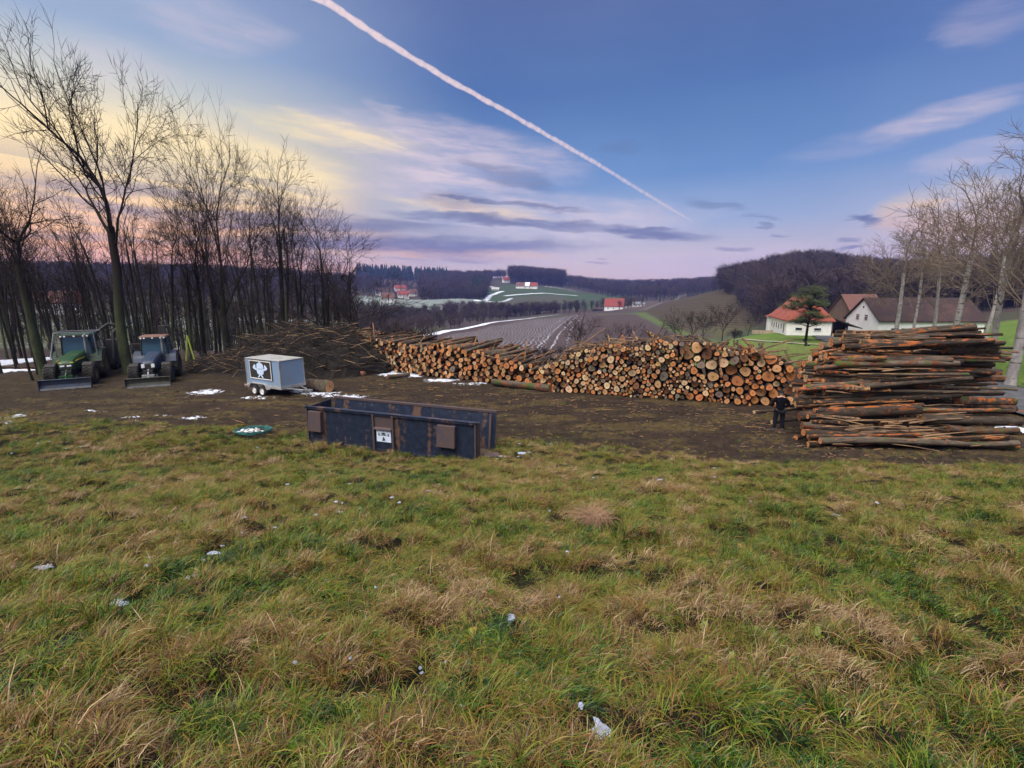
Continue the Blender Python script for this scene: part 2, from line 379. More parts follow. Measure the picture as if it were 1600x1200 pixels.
# ground cover by place
def poly(pts, dmin): return [hit(px, py, dmin) for px, py in pts]
col = np.zeros(TX.shape+(3,)); D = DD
def paint(c, m):
    global col
    m = m[..., None]; col = col*(1-m)+np.array(c)*m
col[:] = (.050, .036, .034)
litter = fbm(TX*.9, TY*.9, 51, 4)[..., None]
col = col*(.7+.7*litter)
g1 = fbm(TX*.02, TY*.02, 61, 4)
paint((.050, .062, .030), (sstep(.45, .6, g1)*sstep(90, 140, D)*.6))
snow = np.zeros(TX.shape); furrow = np.zeros(TX.shape); rows = np.zeros(TX.shape); lush = np.zeros(TX.shape)
def region(pts, dmin, soft=1.5, dlo=0, dhi=1e9):
    pl = poly(pts, dmin); m = sstep(-soft, soft, sdist(TX, TY, pl)); return m*(D > dlo)*(D < dhi), pl
# left slope behind the wood: snowy meadow strips
m, _ = region([(-300, 548), (0, 545), (300, 548), (560, 548), (560, 500), (300, 492), (0, 482), (-300, 480)], 80, 3)
paint((.075, .085, .045), m*.8); snow = np.maximum(snow, m*(.18+.36*fbm(TX*.05, TY*.012, 71, 3)))
# main ploughed field
m, pl = region([(640, 536), (700, 520), (760, 510), (830, 500), (890, 494), (905, 489), (1003, 489), (1050, 512), (1095, 531), (1085, 556), (900, 562), (690, 566)], 76, 1.2)
paint((.070, .050, .048), m); furrow = np.maximum(furrow, m)
fl = poly([(850, 545), (868, 520), (898, 494)], 80)
mleft, _ = region([(640, 540), (700, 523), (760, 512), (830, 501), (892, 494), (868, 520), (845, 560), (660, 566)], 76, 2.0)
snow = np.maximum(snow, mleft*.36)
snow = np.maximum(snow, m*.16)
tr = ldist(TX, TY, fl); snow = np.maximum(snow, .66*np.exp(-((tr-1.6)/.45)**2)*m); snow = np.maximum(snow, .5*np.exp(-((tr-5)/.5)**2)*m)
FDIR = (fl[2][0]-fl[0][0], fl[2][1]-fl[0][1])
edge = poly([(646, 530), (700, 517), (760, 507), (830, 497.5), (892, 491.5)], 80)
snow = np.maximum(snow, .9*np.exp(-(ldist(TX, TY, edge)/2.3)**4))
# snowy knoll
m, _ = region([(560, 492), (600, 482), (660, 474), (700, 470), (718, 464), (745, 473), (752, 480), (700, 484), (660, 492), (600, 496)], 300, 5)
AZD = np.degrees(AA); kn = sstep(325, 350, D)*(1-sstep(470, 500, D))*sstep(azel(545, 450)[0], azel(570, 450)[0], AZD)*(1-sstep(azel(742, 450)[0], azel(752, 450)[0], AZD))
paint((.14, .17, .15), kn); snow = np.maximum(snow, kn*(.30+.22*fbm(TX*.03, TY*.03, 75, 3)))
m, _ = region([(640, 500), (700, 488), (760, 486), (700, 498)], 230, 4); paint((.075, .105, .045), m)
# green hill with scattered houses
m, _ = region([(745, 474), (760, 452), (790, 444), (850, 448), (900, 456), (960, 462), (1000, 470), (1000, 478), (940, 484), (860, 476), (790, 474)], 430, 8, 430, 860)
paint((.040, .062, .024), m*.95)
for ln, wd, a in (([(790, 462), (850, 458), (900, 462)], 5, .75), ([(745, 470), (765, 462), (785, 455)], 6, .7), ([(850, 447), (900, 455)], 4, .7), ([(760, 472), (800, 466)], 5, .6), ([(750, 446), (770, 448)], 7, .7)):
    l_ = poly(ln, 430); snow = np.maximum(snow, a*np.exp(-(ldist(TX, TY, l_)/wd)**2))
m, _ = region([(770, 472), (800, 464), (870, 462), (900, 470), (860, 478)], 430, 5, 430, 860); paint((.07, .06, .045), m*.6)
# vineyard hill, pasture and track
m, _ = region([(1003, 487), (1040, 474), (1075, 461), (1130, 447), (1185, 440), (1210, 470), (1200, 500), (1150, 520), (1108, 531), (1050, 508)], 175, 3, 170, 460)
paint((.028, .034, .017), m); rows = np.maximum(rows, m); lush = np.maximum(lush, m*.25)
m, _ = region([(1050, 520), (1100, 512), (1200, 508), (1215, 525), (1100, 535)], 150, 6, 140, 330); paint((.055, .075, .03), m*.8)
for ln, wd, c in (([(1000, 489), (1015, 498), (1045, 511), (1095, 530), (1110, 536)], 3.6, (.085, .115, .035)), ([(1004, 484), (1030, 474), (1060, 464), (1080, 459)], 2.0, (.17, .16, .13)), ([(940, 492), (1003, 489)], 4, (.085, .12, .035))):
    paint(c, np.exp(-(ldist(TX, TY, poly(ln, 160))/wd)**4)*(D > 130))
m, _ = region([(935, 480), (960, 474), (1040, 466), (1056, 460), (1030, 474), (1003, 486)], 300, 4, 300); paint((.075, .055, .045), m*.8)
# bright pasture below the farm
mead = sstep(40.5, 43.5, D+2*fbm(TX*.3, TY*.3, 81, 3)-1)*(1-sstep(118, 126, D))*sstep(azel(1012, 450)[0], azel(1035, 450)[0], np.degrees(AA))*(np.degrees(AA) < 100)
mcol = fbm(TX*.25, TY*.25, 83, 4)
col = col*(1-mead[..., None])+mead[..., None]*(np.array((.070, .135, .022))*(1-mcol[..., None])+np.array((.115, .155, .035))*mcol[..., None])
lush = np.maximum(lush, mead)
m = mead*sstep(.52, .62, fbm(TX*.12+3, TY*.12, 85, 3))*(D < 75)*(np.degrees(AA) < azel(1330, 450)[0]); paint((.13, .085, .05), m*.2)
# yard and rough meadow near by
ge = grass_edge(TX)+2.2*(fbm(TX*.5, TY*1.5, 91, 4)-.5)*1.4
gr = sstep(-.5, .9, ge-TY)
near = 1-sstep(46, 52, D)*1.0
near = near*(1-mead)
yc = fbm(TX*.5, TY*1.6, 101, 5); yd = fbm(TX*2.2, TY*5, 103, 4)
yard = np.array((.026, .018, .013))*(.45+1.15*yd[..., None])
old = (sstep(.49, .62, yc)*(1-sstep(24, 30, TY)*.6))[..., None]
yard = yard*(1-old)+old*np.array((.060, .044, .020))*(.6+.8*yd[..., None])
lf = sstep(-14, -24, TX)[..., None]*.75; yard = yard*(1-lf*.25)+np.array((.040, .040, .022))*lf*.25
meadow = np.array((.013, .012, .006))*(.5+fbm(TX*3, TY*3, 107, 3)[..., None])  # shade between the tufts put into the near-black soil colour
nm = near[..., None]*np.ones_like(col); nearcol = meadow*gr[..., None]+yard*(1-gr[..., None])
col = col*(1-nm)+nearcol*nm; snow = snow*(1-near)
def snowspot(px, py, rx, ry, a, dmin=10):
    global snow
    c = hit(px, py, dmin); ex = hit(px+rx, py, dmin); ey = hit(px, py-ry, dmin)
    L1 = hypot(ex[0]-c[0], ex[1]-c[1]); L2 = hypot(ey[0]-c[0], ey[1]-c[1]); u = ((ex[0]-c[0])/L1, (ex[1]-c[1])/L1)
    X = (TX-c[0])*u[0]+(TY-c[1])*u[1]; Y = -(TX-c[0])*u[1]+(TY-c[1])*u[0]
    snow = np.maximum(snow, a*np.exp(-((X/L1)**2+(Y/L2)**2)**1.5))
for s in ((322, 613, 34, 5, .62), (500, 615, 40, 4, .72), (535, 619, 70, 4, .55), (470, 611, 30, 3, .6), (585, 579, 26, 5, .85), (630, 585, 50, 5, .85), (690, 594, 40, 4, .7), (735, 600, 40, 3, .55),
          (205, 652, 22, 3, .62), (300, 653, 30, 2.5, .6), (255, 650, 22, 2.5, .5), (22, 651, 22, 3.5, .62), (10, 665, 30, 3.5, .62), (150, 641, 26, 2, .5), (30, 577, 55, 3.5, .85), (30, 563, 60, 4, .8),
          (400, 622, 40, 2.5, .55), (1545, 692, 60, 5, .7), (1475, 693, 40, 4, .6), (1590, 672, 34, 5, .9), (1565, 660, 22, 3, .8), (275, 690, 22, 2.5, .5), (225, 700, 20, 2, .5), (180, 673, 16, 2, .52), (820, 716, 30, 3, .5)):
    snowspot(*s)
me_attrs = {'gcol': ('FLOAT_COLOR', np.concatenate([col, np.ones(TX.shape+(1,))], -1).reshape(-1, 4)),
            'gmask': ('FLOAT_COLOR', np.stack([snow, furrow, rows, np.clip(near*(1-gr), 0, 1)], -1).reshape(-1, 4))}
idx = np.arange(NA*ND).reshape(NA, ND)
i2 = np.roll(idx, -1, axis=0)
faces = np.stack([idx[:, :-1], idx[:, 1:], i2[:, 1:], i2[:, :-1]], -1).reshape(-1, 4)
gm = bpy.data.materials.new('ground'); gm.use_nodes = True; t = NT(gm.node_tree); b = t.n['Principled BSDF']
ca = t.new('ShaderNodeAttribute', attribute_name='gcol').outputs['Color']; ms = t.new('ShaderNodeAttribute', attribute_name='gmask')
pos = t.new('ShaderNodeNewGeometry').outputs['Position']
sr = t.new('ShaderNodeSeparateColor'); t.set(sr.inputs[0], ms.outputs['Color']); mS, mF, mR = sr.outputs[:3]; mY = ms.outputs['Alpha']
nA = t.noise(pos, 2.0, 6, .65); nB = t.noise(pos, 14., 5, .7); nC = t.noise(pos, .15, 4, .6); nD = t.noise(pos, 60., 3, .6)
base = t.mix(1.0, ca, t.ramp(nA, [(.25, (.62, .60, .62)), (.5, (1, 1, 1)), (.75, (1.45, 1.4, 1.3))]), 'MULTIPLY')
base = t.mix(mY, base, t.mix(1.0, base, t.ramp(nB, [(.3, (.45, .42, .42)), (.52, (1, 1, 1)), (.66, (1.5, 1.35, 1.15)), (.74, (2.6, 2.1, 1.6))]), 'MULTIPLY'))
base = t.mix(t.math('MULTIPLY', mY, t.maprange(nD, .60, .68)), base, (.16, .10, .055))
# ploughed rows run along the field
fd = Vector((FDIR[1], -FDIR[0], 0)).normalized()
al = t.vm('DOT_PRODUCT', pos, tuple(fd)); al = t.math('ADD', al, t.math('MULTIPLY', t.noise(pos, .05, 2), 6.))
wv = t.math('SINE', t.math('MULTIPLY', al, 2*pi/1.25)); wv2 = t.math('SINE', t.math('MULTIPLY', al, 2*pi/.95))
base = t.mix(t.math('MULTIPLY', mF, t.maprange(wv2, -1, 1, .0, .5)), base, t.mix(1.0, base, (.5, .48, .5), 'MULTIPLY'))
vr = t.math('SINE', t.math('MULTIPLY', t.vm('DOT_PRODUCT', pos, (.96, .28, 0)), 2*pi/4.2))
base = t.mix(t.math('MULTIPLY', mR, t.maprange(vr, -.2, 1, 0, .75)), base, (.115, .055, .032))
sn = t.math('ADD', mS, t.math('MULTIPLY', t.math('SUBTRACT', t.noise(pos, 2.6, 7, .78), .5), 1.7))
sn = t.math('ADD', sn, t.math('MULTIPLY', t.math('MULTIPLY', mF, wv), .17))
snf = t.math('MULTIPLY', t.maprange(sn, .50, .58), t.maprange(mS, .02, .12))
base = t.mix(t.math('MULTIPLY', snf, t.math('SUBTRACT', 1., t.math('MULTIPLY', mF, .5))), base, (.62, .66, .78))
t.set(b.inputs['Base Color'], base); b.inputs['Roughness'].default_value = .92; b.inputs['Specular IOR Level'].default_value = .15
bp = t.new('ShaderNodeBump'); bp.inputs['Strength'].default_value = .9; bp.inputs['Distance'].default_value = .06
t.set(bp.inputs['Height'], t.math('ADD', t.math('MULTIPLY', nA, 1.2), nB)); t.l.new(bp.outputs[0], b.inputs['Normal'])
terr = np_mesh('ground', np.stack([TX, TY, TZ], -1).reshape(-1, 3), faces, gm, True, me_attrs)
tag(terr, kind='structure')
del faces, idx, i2
def ribbon(name, pts, wid, m, dz=.02, step=1.0):
    """a strip laid on the terrain"""
    P = [Vector((p[0], p[1], 0)) for p in pts]; out = []
    for a_, b_ in zip(P[:-1], P[1:]):
        n = max(1, int((b_-a_).length/step)); out += [a_.lerp(b_, i/n) for i in range(n)]
    out.append(P[-1]); vs = []; fs = []; K = 8
    for i, p in enumerate(out):
        tg = (out[min(i+3, len(out)-1)]-out[max(i-3, 0)]).normalized(); nn = Vector((tg.y, -tg.x, 0))
        ww = wid*(1+.08*sin(i*1.7))
        for kx in range(K+1):
            q = p+nn*((kx/K-.5)*ww); vs.append((q.x, q.y, 0))
    V_ = np.array(vs); V_[:, 2] = height(V_[:, 0], V_[:, 1], False)+dz+.02
    fs = [(i*(K+1)+k_, i*(K+1)+k_+1, (i+1)*(K+1)+k_+1, (i+1)*(K+1)+k_) for i in range(len(out)-1) for k_ in range(K)]
    o = np_mesh(name, V_, fs, m, True); return tag(o, kind='structure')
asphalt = mat('asphalt', (.075, .078, .085), .85, .3, 1.5, bump=.3, bscale=60)
gravel = mat('gravel', (.24, .22, .18), .95, .3, 1.2, bump=.3)
_r = [P0(1900, 700), P0(1720, 660), P0(1640, 630), P0(1560, 600)]
ribbon('road', [(27, 14.5), (26.6, 20), (27.5, 27), (30, 36), (33, 46), hit(1400, 543, 50), hit(1320, 534, 60), hit(1304, 526, 80)], 5.6, asphalt, .12)
ribbon('farm_track', [hit(1310, 541, 50), hit(1250, 538, 50), hit(1190, 534, 50), hit(1150, 531, 50)], .8, gravel, .1)
ribbon('lane', [hit(1110, 524, 60), hit(1090, 524, 60), hit(1072, 526, 60), hit(1066, 530, 60)], 3.2, asphalt, .1)
# ------------------------------------------------------------------ trees
def bark_mat(name, c, c2, sc=3.0, pale=None, high=None):
    m = bpy.data.materials.new(name); m.use_nodes = True; t = NT(m.node_tree); b = t.n['Principled BSDF']
    co = t.new('ShaderNodeTexCoord').outputs['Object']
    st = t.vm('MULTIPLY', co, (1, 1, .35)); n = t.noise(st, sc, 5, .65)
    cl = t.mix(t.maprange(n, .35, .65), c, c2)
    if high: cl = t.mix(t.maprange(t.math('ADD', t.sep(co)[2], t.math('MULTIPLY', n, 4.)), 4., 10.), cl, high)
    if pale:
        h = t.noise(t.vm('MULTIPLY', co, (1, 1, 5.)), 1.3, 4, .6); cl = t.mix(t.maprange(h, .56, .64), cl, pale)
    t.set(b.inputs['Base Color'], cl); b.inputs['Roughness'].default_value = .9; b.inputs['Specular IOR Level'].default_value = .1
    return m
bark_dark = bark_mat('bark_dark', (.017, .015, .013), (.032, .033, .020))
twig_dark = bark_mat('twig_dark', (.020, .015, .013), (.034, .026, .021))
bark_moss = bark_mat('bark_moss', (.032, .038, .020), (.066, .080, .038), high=(.022, .017, .014))
bark_pale = bark_mat('bark_pale', (.19, .18, .18), (.33, .31, .30), 4, (.09, .08, .07))
twig_pale = bark_mat('twig_pale', (.11, .085, .07), (.18, .14, .11))
def tree_meshes(seed, H=20., r0=.28, fork=.45, limbs=4, spread=28, lev=8, wig=.10, lean=(0, 0), low=.0, tw=.012, brush=False, up=.05, side=.55, limbr=.6, wide=.62, strag=.0):
    """forking growth; returns (trunk MB, crown MB) scaled to height H"""
    rg = random.Random(seed); T, Cn = MB(), MB()
    def path(p, d, L, n, wg, up):
        pts = [Vector(p)]; d = Vector(d).normalized()
        for i in range(n):
            d = (d+Vector((rg.gauss(0, wg), rg.gauss(0, wg), rg.gauss(0, wg)*.6+up))).normalized(); pts.append(pts[-1]+d*(L/n))
        return pts, d
    def kid(t, ang):
        o = t.orthogonal().normalized(); o.rotate(Matrix.Rotation(rg.uniform(0, 2*pi), 3, t)); return (t*cos(ang)+o*sin(ang)).normalized()
    def shoot(p, d, L, r, lv):
        n = 3 if lv > 2 else 2; q, dd = path(p, d, L, n, wig if lv > 2 else wig*1.7, up)
        r2 = max(r*.84, tw*.5); rr = [r+(r2-r)*i/n for i in range(n+1)]
        if lv <= 0: rr[-1] = tw*.25
        Cn.tube(q, rr, 6 if r > .08 else 4 if r > .03 else 3, False)
        if lv <= 0: return
        for _ in range(2):
            if rg.random() < side:
                j = rg.randint(1, n); shoot(q[j-1].lerp(q[j], rg.random()), kid(dd, R(rg.uniform(38, 68))), L*rg.uniform(.5, .75), max(tw, r*.4), max(0, lv-rg.choice((2, 3))))
        k_ = 2 if rg.random() < .78 else 3
        for j in range(k_):
            m = j == 0; shoot(q[-1], kid(dd, R(rg.uniform(6, 20) if m else rg.uniform(22, 46))), L*(rg.uniform(.84, .97) if m else rg.uniform(.66, .88)), max(tw, r2*(.86 if m else rg.uniform(.5, .72))), lv-1)
    hf = H*fork; n = max(6, int(hf*1.1))
    if brush: base = [Vector((0, 0, -.3)), Vector((0, 0, .2))]; tr = [r0, r0]; dirn = Vector((0, 0, 1))
    else: base, dirn = path((0, 0, -.4), (lean[0], lean[1], 1), hf+.4, n, .028, .02); tr = [r0*(1.25 if i == 0 else 1)*(1-.34*i/n) for i in range(n+1)]
    T.tube(base, tr, 9, False); top = base[-1]; rt = tr[-1]; L0 = (H-hf)/(4.2 if lev > 6 else 3.6)
    for j in range(limbs):
        if brush: ang = R(rg.uniform(4, spread))
        else: ang = R(rg.uniform(3, 10)) if j == 0 else R(rg.uniform(spread*.7, spread*1.25))
        ph = 2*pi*j/max(1, limbs-1)+rg.uniform(-.5, .5); d = (dirn*cos(ang)+Vector((cos(ph), sin(ph), 0))*sin(ang)).normalized()
        dr = 0 if j == 0 or brush else strag*(j/(limbs-1.))
        i = int((1-dr)*(len(base)-1)); shoot(base[i], d, L0*(1.15 if j == 0 else rg.uniform(.85, 1.15)*(1+dr*.35)), (rt if not brush else r0*.5)*(.9 if j == 0 and not brush else rg.uniform(limbr*.8, limbr*1.15)), lev if j == 0 else lev-(rg.random() < .35))
    for k_ in range(int(low*hf)):
        f = rg.uniform(.3, .98)*(len(base)-1); i = int(f); i = min(i, len(base)-2); shoot(base[i].lerp(base[i+1], f-i), kid(Vector((0, 0, 1)), R(rg.uniform(50, 80))), rg.uniform(.5, 1.2), tw*1.6, rg.choice((2, 3)))
    zt = sorted(v[2] for v in Cn.v)[int(len(Cn.v)*.998)]; k_ = (H-hf)/max(.1, zt-top.z)
    k_ = min(1.6, max(.6, k_)); Cn.v = [(top.x+(v[0]-top.x)*wide, top.y+(v[1]-top.y)*wide, top.z+(v[2]-top.z)*k_) for v in Cn.v]
    return T, Cn
def make_tree(name, bm_, tm_, **kw):
    T, Cn = tree_meshes(**kw); root = bpy.data.objects.new(name, None); COL.objects.link(root)
    T.build('trunk', bm_, root, True); c = Cn.build('crown', tm_, root); return root
_first = {}
TREES = []
def place_tree(proto, x, y, s=1.0, rz=None, z=None, sxy=1.0):
    if proto.name not in _first: o = proto; _first[proto.name] = 1
    else: o = copy_tree(proto)
    o.location = (x, y, gz(x, y)-.1 if z is None else z); o.rotation_euler = (0, 0, random.uniform(0, 6.28) if rz is None else rz)
    o.scale = (s*sxy, s*sxy, s); TREES.append(o); return o
def at_az(px, d, py=500):
    r_ = ray(px, py); h = hypot(r_[0], r_[1]); return r_[0]/h*d, r_[1]/h*d
def htop(px, py, d):           # height above the terrain that reaches photo row py
    x, y = at_az(px, d, py); return CZ+d*tan(R(azel(px, py)[1]))-gz(x, y)
# big trees of the left wood, from their photo columns
big = [ # foot px, distance, top (px,row), fork, limbs, spread, trunk radius, label, mossy
 (186, 43, 125, 50, .47, 5, 24, .34, 'tallest bare tree at the wood edge, its crown parting into wide forked limbs', 1),
 (352, 46, 325, 155, .30, 5, 25, .33, 'broad many-limbed bare tree right of the two tractors, second tallest of the wood', 0),
 (440, 47, 425, 225, .55, 5, 18, .22, 'narrow upright bare tree rising straight above the brush heap', 0),
 (472, 49, 490, 262, .35, 5, 20, .17, 'bushy bare tree with several stems over the right side of the brush heap', 0),
 (312, 50, 265, 245, .5, 5, 18, .2, 'slim bare tree leaning left behind the blue tractor', 0),
 (52, 45, 15, 222, .50, 4, 20, .30, 'mossy grey-green trunk leaning left, beside the long beam at the left edge', 1),
 (512, 52, 548, 322, .22, 6, 40, .18, 'spreading bare tree at the right end of the wood, its branches drooping over the valley', 0)]
for i, (px, d, tpx, tpy, fk, lb, sp, r0, lab, ms_) in enumerate(big):
    H = htop(tpx, tpy, d)
    o = make_tree('bare_tree', bark_moss if ms_ else bark_dark, twig_dark, seed=100+i, H=H, r0=r0, fork=fk, limbs=lb, spread=sp, lev=7 if i < 2 else 6, low=.4 if i else .2, tw=.015, up=.045 if i != 6 else -.01, side=.5, wide=.66 if i < 1 else .9 if i == 6 else .52, strag=.12 if i < 1 else .45)
    x, y = at_az(px, d); place_tree(o, x, y, 1, 0); tag(o, lab, 'tree', 'bare trees at the edge of the left wood')
thin = [make_tree('slender_tree', bark_dark if i % 3 else bark_moss, twig_dark, seed=300+i, H=15, r0=(.10, .14, .12, .16, .11, .13)[i], fork=(.62, .55, .7, .6, .66, .5)[i], limbs=(3, 4, 4, 5, 3, 4)[i], strag=.5, spread=14, lev=5, low=.7, side=.4, wide=.6, lean=((-.05, 0), (0, .04), (.06, 0), (0, 0), (-.03, 0), (.02, -.03))[i], tw=.014) for i in range(6)]
rg = random.Random(21); spots = []
tops = lambda px: np.interp(px, [-150, 0, 60, 120, 200, 260, 330, 400, 460, 520, 580, 640], [280, 250, 290, 310, 285, 300, 290, 290, 310, 330, 420, 470])
n_try = 0
while len(spots) < 84 and n_try < 4000:
    n_try += 1; px = rg.uniform(-130, 560); d = rg.choice((rg.uniform(44, 52), rg.uniform(48, 66), rg.uniform(60, 88)))
    x, y = at_az(px, d)
    if any(hypot(x-a, y-b) < 1.1 for a, b, *_ in spots): continue
    spots.append((x, y, d, px))
for i, (x, y, d, px) in enumerate(spots):
    H = CZ+d*tan(R(azel(px, float(tops(px))+rg.uniform(-12, 110))[1]))-gz(x, y); p = thin[i % 6]
    o = place_tree(p, x, y, max(.55, H/15.)); o['_thin'] = 1
# shrubs and trees of the valley, seen over the log stacks
mid = [make_tree('valley_tree', bark_dark, twig_dark, seed=500+i, H=9, r0=(.16, .14, .12)[i], fork=(.25, .3, .2)[i], limbs=5, spread=34, lev=5, low=.1, tw=.02, wide=.85) for i in range(3)]
bush = make_tree('valley_shrub', bark_dark, twig_dark, seed=520, H=5.5, r0=.10, limbs=16, spread=40, lev=4, tw=.016, brush=True, side=.3, wide=1.)
vt = [(632, 66, 545, 448, 3, 'many-stemmed bare shrub beyond the left log stack, fanning out like a broom'), (590, 62, 552, 480, 3, 'low dark shrub between the wood edge and the fan-shaped shrub'),
      (610, 78, 540, 470, 3, 'dark bare shrub at the left foot of the ploughed field'), (660, 84, 532, 480, 3, 'small bare shrub right of the fan-shaped one'),
      (560, 60, 550, 455, 1, 'bare tree behind the right end of the brush heap'), (578, 90, 530, 432, 0, 'bare tree low on the slope at the right edge of the wood'),
      (905, 70, 545, 478, 0, 'lone bare tree with a dark nest clump, on the boundary of the two-toned ploughed field'), (940, 84, 540, 505, 2, 'thin bare tree in the dark part of the ploughed field'),
      (978, 80, 542, 500, 1, 'bare tree in the dark field below the far red-roofed farm'), (1062, 92, 535, 478, 0, 'leftmost of the three bare trees at the rim of the green pasture'),
      (1080, 96, 533, 480, 1, 'middle one of the three bare trees at the rim of the green pasture'), (1098, 98, 533, 476, 0, 'rightmost of the three bare trees at the rim of the green pasture'),
      (1128, 110, 530, 470, 1, 'taller bare tree below the vineyard hill'), (1150, 112, 528, 496, 3, 'round dark shrub below the vineyard hill, left of the white barn'), (1168, 120, 522, 478, 2, 'bare tree left of the white barn, in front of the forest'),
      (760, 100, 548, 520, 3, 'low scrub at the near edge of the snowy furrows'), (850, 78, 556, 520, 3, 'dark scrub behind the dip between the log stacks'), (1010, 88, 545, 505, 2, 'slim bare tree in the dark field right of the far farm'),
      (885, 82, 550, 520, 3, 'scrub left of the lone tree in the ploughed field')]
for px, d, py, tpy, k_, lab in vt:
    p = bush if k_ == 3 else mid[k_]; x, y = at_az(px, d, py); H = CZ+d*tan(R(azel(px, tpy)[1]))-gz(x, y)
    o = place_tree(p, x, y, max(.3, H/(5.5 if k_ == 3 else 9.)), sxy=1.25 if k_ == 3 else 1.); tag(o, lab, 'shrub' if k_ == 3 else 'tree', 'bare trees and shrubs in the valley')
# pale roadside trees on the right
pal = [make_tree('pale_tree', bark_pale, twig_pale, seed=700+i, H=14, r0=(.23, .17, .15)[i], fork=(.52, .58, .55)[i], limbs=(9, 8, 8)[i], strag=.62, spread=(46, 42, 44)[i], lev=6, low=.15, tw=.014, wig=.12, up=.035, limbr=.38, wide=.72, side=.36) for i in range(3)]
pt = [(1577, 606, 42, 150, 0, 'nearest and thickest pale-barked tree, its white trunk rising right of the log pile'), (1548, 570, 50, 200, 1, 'pale-barked tree just left of the nearest roadside trunk'),
      (1538, 540, 62, 260, 2, 'pale tree behind the second roadside trunk'), (1492, 525, 66, 262, 0, 'pale roadside tree over the right end of the top logs'), (1460, 520, 72, 300, 1, 'pale roadside tree in front of the long dark roof'),
      (1428, 518, 76, 325, 2, 'forked pale tree left of the middle of the long dark roof'), (1400, 516, 84, 325, 0, 'leftmost pale roadside tree, in front of the white gable house'), (1625, 590, 48, 215, 1, 'pale tree cut by the right edge of the photo')]
for px, py, d, tpy, k_, lab in pt:
    x, y = at_az(px, d, py); H = CZ+d*tan(R(azel(px, tpy)[1]))-gz(x, y); o = place_tree(pal[k_], x, y, H/14.); tag(o, lab, 'tree', 'pale-barked trees along the road')
# ------------------------------------------------------------------ far woods: one fuzzy mass each
LIB = bpy.data.collections.new('library')
def far_tree(seed, conif=False, tint=(.05, .036, .032), tint2=(.075, .05, .042)):
    rg = random.Random(seed); M = MB()
    if conif:
        M.tube([(0, 0, 0), (0, 0, 9)], [.2, .03], 5, False)
        for i in range(150):
            z = rg.uniform(1.2, 9.6); rr = (9.9-z)*.25*rg.uniform(.5, 1.1); a = rg.uniform(0, 2*pi); c, s_ = cos(a), sin(a); wd = .38
            M.add([(c*.05, s_*.05, z+.25), (c*rr-s_*wd, s_*rr+c*wd, z-.35), (c*rr+s_*wd, s_*rr-c*wd, z-.35), (c*rr*1.25, s_*rr*1.25, z-.5)], [(0, 1, 3), (0, 3, 2)])
        return M
    M.tube([(0, 0, 0), (rg.uniform(-.3, .3), 0, 4.5), (0, 0, 8.5)], [.17, .12, .04], 5, False)
    for i in range(46):
        z = rg.uniform(2.6, 7.5); a = rg.uniform(0, 2*pi); L = rg.uniform(1.4, 3.4)*(1-(z-5)**2/30); el = rg.uniform(.3, 1.1)
        d = Vector((cos(a)*cos(el), sin(a)*cos(el), sin(el))); p = Vector((0, 0, z)); q = p+d*L; M.tube([p, p+d*L*.5+Vector((0, 0, .1)), q], [.06, .045, .02], 3, False)
        for j in range(11):
            f = rg.uniform(.35, 1.); b_ = p+d*L*f; e = (d+Vector((rg.gauss(0, .6), rg.gauss(0, .6), rg.gauss(.25, .5)))).normalized(); l_ = rg.uniform(.5, 1.3); n_ = e.orthogonal().normalized()*.028
            M.add([b_-n_, b_+n_, b_+e*l_], [(0, 1, 2)])
    return M
def lib(name, mb, m, smooth=False):
    o = mb.build(name, m); COL.objects.unlink(o); return o
wood_a = mat('wood_twigs', (.046, .032, .040), .95, .35, .05, coord='Object'); wood_b = mat('wood_twigs_brown', (.066, .044, .042), .95, .35, .05)
wood_c = mat('conifer_needles', (.018, .034, .022), .95, .3, 1.0)
cfar = bpy.data.collections.new('far_trees')
for i in range(5): cfar.objects.link(lib('far_tree', far_tree(i), wood_a if i % 2 else wood_b))
ccon = bpy.data.collections.new('far_conifers')
for i in range(2): ccon.objects.link(lib('far_conifer', far_tree(20+i, True), wood_c))
